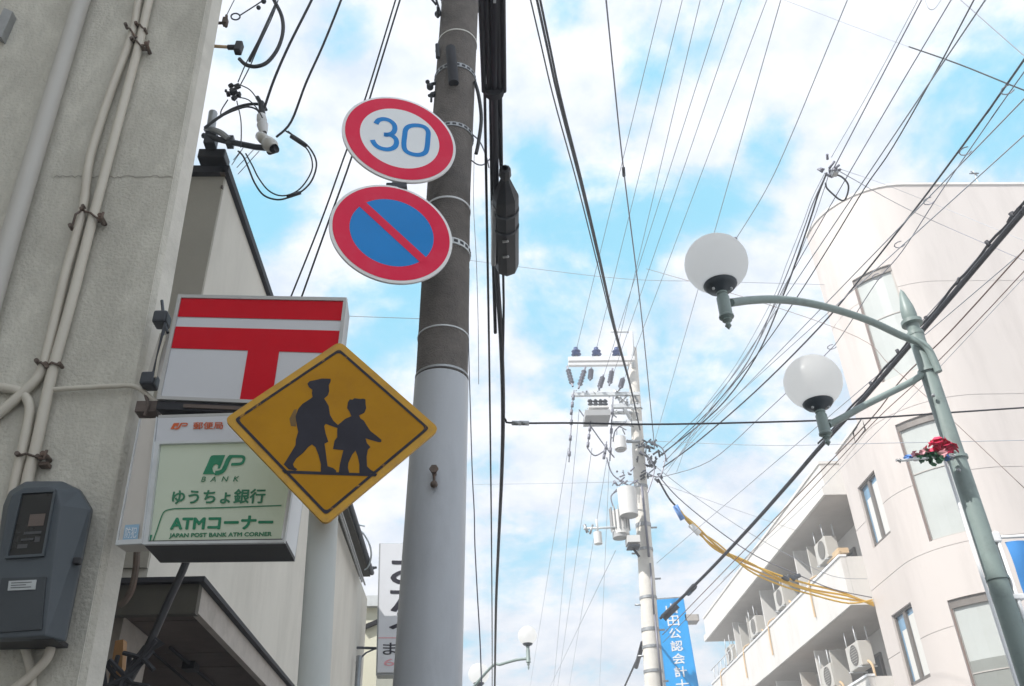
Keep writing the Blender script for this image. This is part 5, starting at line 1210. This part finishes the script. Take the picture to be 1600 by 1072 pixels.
for k, (a, b, Yb) in enumerate((((1040, 742), (1075, 690), 13), ((1038, 735), (1130, 640), 11), ((1036, 722), (1215, 560), 9), ((1030, 755), (1160, 800), 19), ((1020, 700), (1060, 560), 12), ((1026, 880), (1120, 800), 13))):
    wire([atY(*a, FY), atY(*b, Yb), ext(atY(*b, Yb), atY(*a, FY), 3.0 if k == 3 else 16)], .0045, 'wire_pale', ('faint line fanning right from the connector cluster, steeper than its neighbours', 'faint line rising right below the drop cables', 'faint line running from the distant pole past the lower globe', 'faint line falling right from the distant pole under the yellow tubes', 'faint line rising steeply beside the distant pole top', 'faint line rising right from above the blue vertical sign')[k], 'service lines at the distant pole')
# junction hanging in mid-span
jb = thing('wire_junction', jn, 'wire junction with a black cable loop hanging before the rounded building top', 'junction')
mb = MB()
for k in range(12): p = jn+Vector((random.uniform(-.10, .10), random.uniform(-.12, .12), random.uniform(-.06, .1))); mb.tube([p, p+Vector((random.uniform(-.08, .08), random.uniform(-.08, .08), random.uniform(-.05, .08)))], .016, 6)
mb.build('clamp', M['wire_grey'], jb)
MB().box(atZ(1304, 269, ZR), (.07, .09, .09), None, 0, .01).build('terminal', M['galv'], jb)
mb = MB(); mb.tube(smooth_path([atZ(x, y, ZR) for x, y in ((1304, 272), (1316, 277), (1325, 288), (1325, 300), (1320, 312), (1312, 312), (1302, 304), (1292, 294), (1290, 286))], 5), .012, 7); mb.build('loop', M['wire'], jb)
bot = atY(1031, 712, FY)
for k, (pp_, r, m) in enumerate(((((1291, 272), (1278, 305), (1267, 340), (1246, 402), (1224, 461), (1181, 558), (1120, 640)), .013, 'wire'), (((1290, 274), (1270, 318), (1258, 352), (1236, 412), (1215, 462), (1170, 562), (1105, 648)), .0085, 'wire_grey'), (((1294, 276), (1276, 330), (1262, 366), (1240, 420), (1212, 480), (1160, 580), (1100, 660)), .0055, 'wire_pale'), (((1289, 270), (1268, 312), (1254, 350), (1230, 410), (1206, 470), (1150, 570), (1090, 655)), .005, 'wire_pale'))):
    wire([atZ(x, y, ZR) for x, y in pp_]+[bot+Vector((.1*k, 0, -.12*k))], r, m, ('thickest dark drop cable from the junction down to the distant pole', 'second darkest drop cable from junction, just left of the thickest', 'pale drop cable right of the dark ones below the junction', 'pale drop cable left of the dark ones below the junction')[k], 'drop cables below the wire junction', 'drop_cable', 'cable')
wire([jn+Vector((.1, 0, 0)), atY(1427, 331, 13.0), atY(1600, 407, 12.0), atY(1680, 443, 11.6)], .0062, 'wire_grey', 'lower of two wires falling from the junction across the white facade')
wire([jn+Vector((.1, 0, .05)), atY(1400, 295, 13.0), atY(1600, 376, 12.0), atY(1680, 410, 11.6)], .0042, 'wire_pale', 'upper fainter of two wires falling from the junction across the white facade')
# crossing wires at the top right
wire([atY(1660, 160, 7.0), atY(1600, 141, 7.1), atY(1500, 101, 7.4), atY(1420, 73, 7.6)], .009, 'wire', 'dark wire crossing the parallel lines near the top right corner')
wire([atY(1420, 73, 7.6), atY(1320, 36, 8.0), atY(1210, -6, 8.4)], .0045, 'wire_pale', 'faint continuation of the crossing wire toward the top edge')
wire([atY(1490, -10, 7.6), atY(1501, 0, 7.5), atY(1600, 87, 7.1), atY(1660, 138, 6.9)], .0065, 'wire_grey', 'thin wire cutting off the top right corner of the sky')
wire([atY(x, y, 7.6) for x, y in ((1443, -10), (1448, 8), (1454, 15), (1462, 12), (1474, -6))], .006, 'wire_pale', 'small sagging pale loop touching the top edge')
# heavy communication cable with hangers
hp = [atZ(x, y, 6.1) for x, y in ((1612, 315), (1600, 329), (1560, 376), (1500, 447), (1438, 520), (1385, 582), (1330, 645), (1280, 700), (1232, 756), (1170, 826), (1100, 900))]+[atY(1032, 966, FY-.2)]
hv = thing('communication_cable', hp[1], 'heavy black cable slanting from the right edge down to the distant pole', 'cable')
MB().tube(smooth_path([ext(hp[0], hp[1], 4)]+hp, 5), .025, 8).build('cable', M['wire'], hv)
pp2 = smooth_path([ext(hp[0], hp[1], 4)]+hp[:8], 5)
MB().tube([p+Vector((0, 0, .05+.012*sin(i*1.3))) for i, p in enumerate(pp2)], .012, 6).build('messenger_strand', M['wire'], hv)
for i in range(8, len(pp2)-2, 4):
    p = pp2[i]; MB().tube([p+Vector((random.uniform(-.02, .02), 0, .02)), p+Vector((random.uniform(-.02, .02), 0, .085))], .018, 6).build('hanger_clip', M['wire'], hv)
mb = MB(); mb.tube([atZ(1058, 945, 6.1), atY(1036, 966, FY-.3)], .07, 8); mb.tube([atZ(1085, 916, 6.1), atZ(1075, 927, 6.1)], .05, 8); mb.build('dead_end_grip', M['dark_steel'], hv)
wire([atZ(1606, 312, 6.25), atZ(1600, 318, 6.25), atZ(1480, 458, 6.25), atZ(1438, 505, 6.2)], .0045, 'wire_grey', 'thin wire running along the top of the heavy black cable')
# the cable goes on beyond the far pole, lower left
P = [atY(1020, 978, FY), atY(1010, 985, 17.5), atY(1000, 1020, 19.5), atY(975, 1075, 23)]
lo_ = thing('communication_cable', P[0], 'black cable with a sleeve leaving the distant pole toward the lower left', 'cable')
MB().tube(P, .022, 7).build('cable', M['wire'], lo_); MB().tube([atY(1004, 1005, 18.4), atY(994, 1042, 20.4)], .05, 8).build('sleeve', M['wire'], lo_)
wire([atZ(1609, 381, 5.9), atZ(1600, 391, 5.9), atZ(1483, 520, 5.9), atZ(1411, 590, 5.9), atZ(1364, 651, 5.9), atZ(1282, 737, 5.9), atZ(1190, 832, 5.9), atZ(1100, 925, 5.9), atY(1035, 992, FY)], .0068, 'wire_brown', 'thin brown wire running parallel below the heavy black cable')
wire([atZ(1609, 416, 5.7), atZ(1600, 424, 5.7), atZ(1528, 501, 5.7), atZ(1440, 590, 5.7), atZ(1370, 655, 5.7), atZ(1300, 730, 5.7), atZ(1200, 836, 5.7), atY(1036, 1004, FY)], .0045, 'wire_brown', 'fainter brown wire, lowest of the lines parallel to heavy cable')
wire([atY(1010, 420, 12.5), atY(1191, 473, 11), atY(1340, 527, 10), atY(1392, 572, 9.4), atY(1470, 640, 8.5), atY(1640, 800, 7.6)], .0042, 'wire_brown', 'thin pinkish wire sagging past the upper lamp arm to the right')
wire(flat_run([(1500, 540), (1420, 625), (1330, 715), (1240, 806), (1130, 905)], 7.5, 9), .004, 'wire_pale', 'faint pale wire passing behind the lower lamp arm')
dia = [atZ(x, y, 5.95) for x, y in ((1347, 653), (1333, 675), (1336, 692), (1352, 672))]
tag(MB().tube(dia, .009, 6, closed=True).build('cable_spacer', M['wire']), 'small diamond shaped wire spacer beside the lower lamp arm', 'spacer')

# yellow guard cable to the rounded building
yA, yB = atY(1028, 748, FY-.1), atX(1364, 941, BX-.03)
for k in range(4):
    off = Vector((0, 0, (0, -.15, -.075, .10)[k]*min(1, 1)))
    P = [at_span(x, y, yA, yB)+off*cos(.55*i+.4*k*(i % 2))*min(1, .35+.2*i)+Vector((.04*sin(i*1.9+k), .04*cos(i*1.7+2*k), 0)) for i, (x, y) in enumerate(((1060, 797), (1085, 822), (1120, 853), (1165, 883), (1220, 908), (1270, 925), (1320, 936)))]+[yB+off*.5]
    wire(P, .021 if k < 3 else .017, 'yellow', ('third from the bottom','lowest','second from the bottom','topmost')[k]+' of four yellow tubes sagging across to the pink wall', 'yellow protective tubes', 'guard_tube', 'cable guard')
wire([yA]+[at_span(x, y, yA, yB) for x, y in ((1045, 778), (1060, 795))], .02, 'wire', 'dark lead joining the distant pole with the yellow tubes', None, 'guard_lead', 'cable')
tag(MB().tube([at_span(1055, 790, yA, yB), at_span(1067, 812, yA, yB)], .055, 8).build('guard_end', M['petal_blue']), 'blue end sleeve at the upper end of the yellow tubes', 'sleeve')
tag(MB().tube([at_span(1078, 816, yA, yB)+Vector((0, 0, -.05)), at_span(1092, 830, yA, yB)+Vector((0, 0, -.05))], .06, 8).build('guard_tie', M['box_white']), 'white tie around the yellow tubes near their blue end', 'tie')
wire([yA+Vector((0, 0, .1))]+[at_span(x, y, yA, yB) for x, y in ((1060, 778), (1120, 827), (1180, 868), (1240, 895), (1300, 920))]+[yB+Vector((0, 0, .1))], .011, 'wire_grey', 'dark wire sagging just above the yellow tubes')
wire([yA+Vector((0, 0, .25))]+[at_span(x, y, yA, yB) for x, y in ((1080, 772), (1160, 826), (1230, 866), (1300, 900))]+[yB+Vector((0, 0, .5))], .006, 'wire_pale', 'pale wire sagging highest above the yellow tubes')
mb = MB()
for x, y in ((1226, 905), (1236, 904), (1244, 902)): p = at_span(x, y, yA, yB)+Vector((0, -.05, 0)); mb.box(p, (.16, .08, .08), Matrix.Rotation(random.uniform(-.6, .6), 3, 'Y'), 0, .02)
tag(mb.build('cable_joint', M['dark_steel']), 'dark joint fittings in the middle of the yellow tubes', 'cable joint')

# ---------------------------------------------------------------- thin bright air volume added to imitate veiling glare over the street
hm = bpy.data.materials.new('glare_haze'); hm.use_nodes = True
hn = hm.node_tree; hn.nodes.clear()
ho = hn.nodes.new('ShaderNodeOutputMaterial'); hv_ = hn.nodes.new('ShaderNodeVolumePrincipled')
hv_.inputs['Color'].default_value = (0.97, 0.98, 1.0, 1); hv_.inputs['Density'].default_value = 0.010; hv_.inputs['Anisotropy'].default_value = 0.1
hn.links.new(hv_.outputs[0], ho.inputs['Volume'])
hz = MB().bb((-520, -520, -1.2), (520, 520, 17.5)).build('glare_haze', hm)
hz['kind'] = 'stuff'
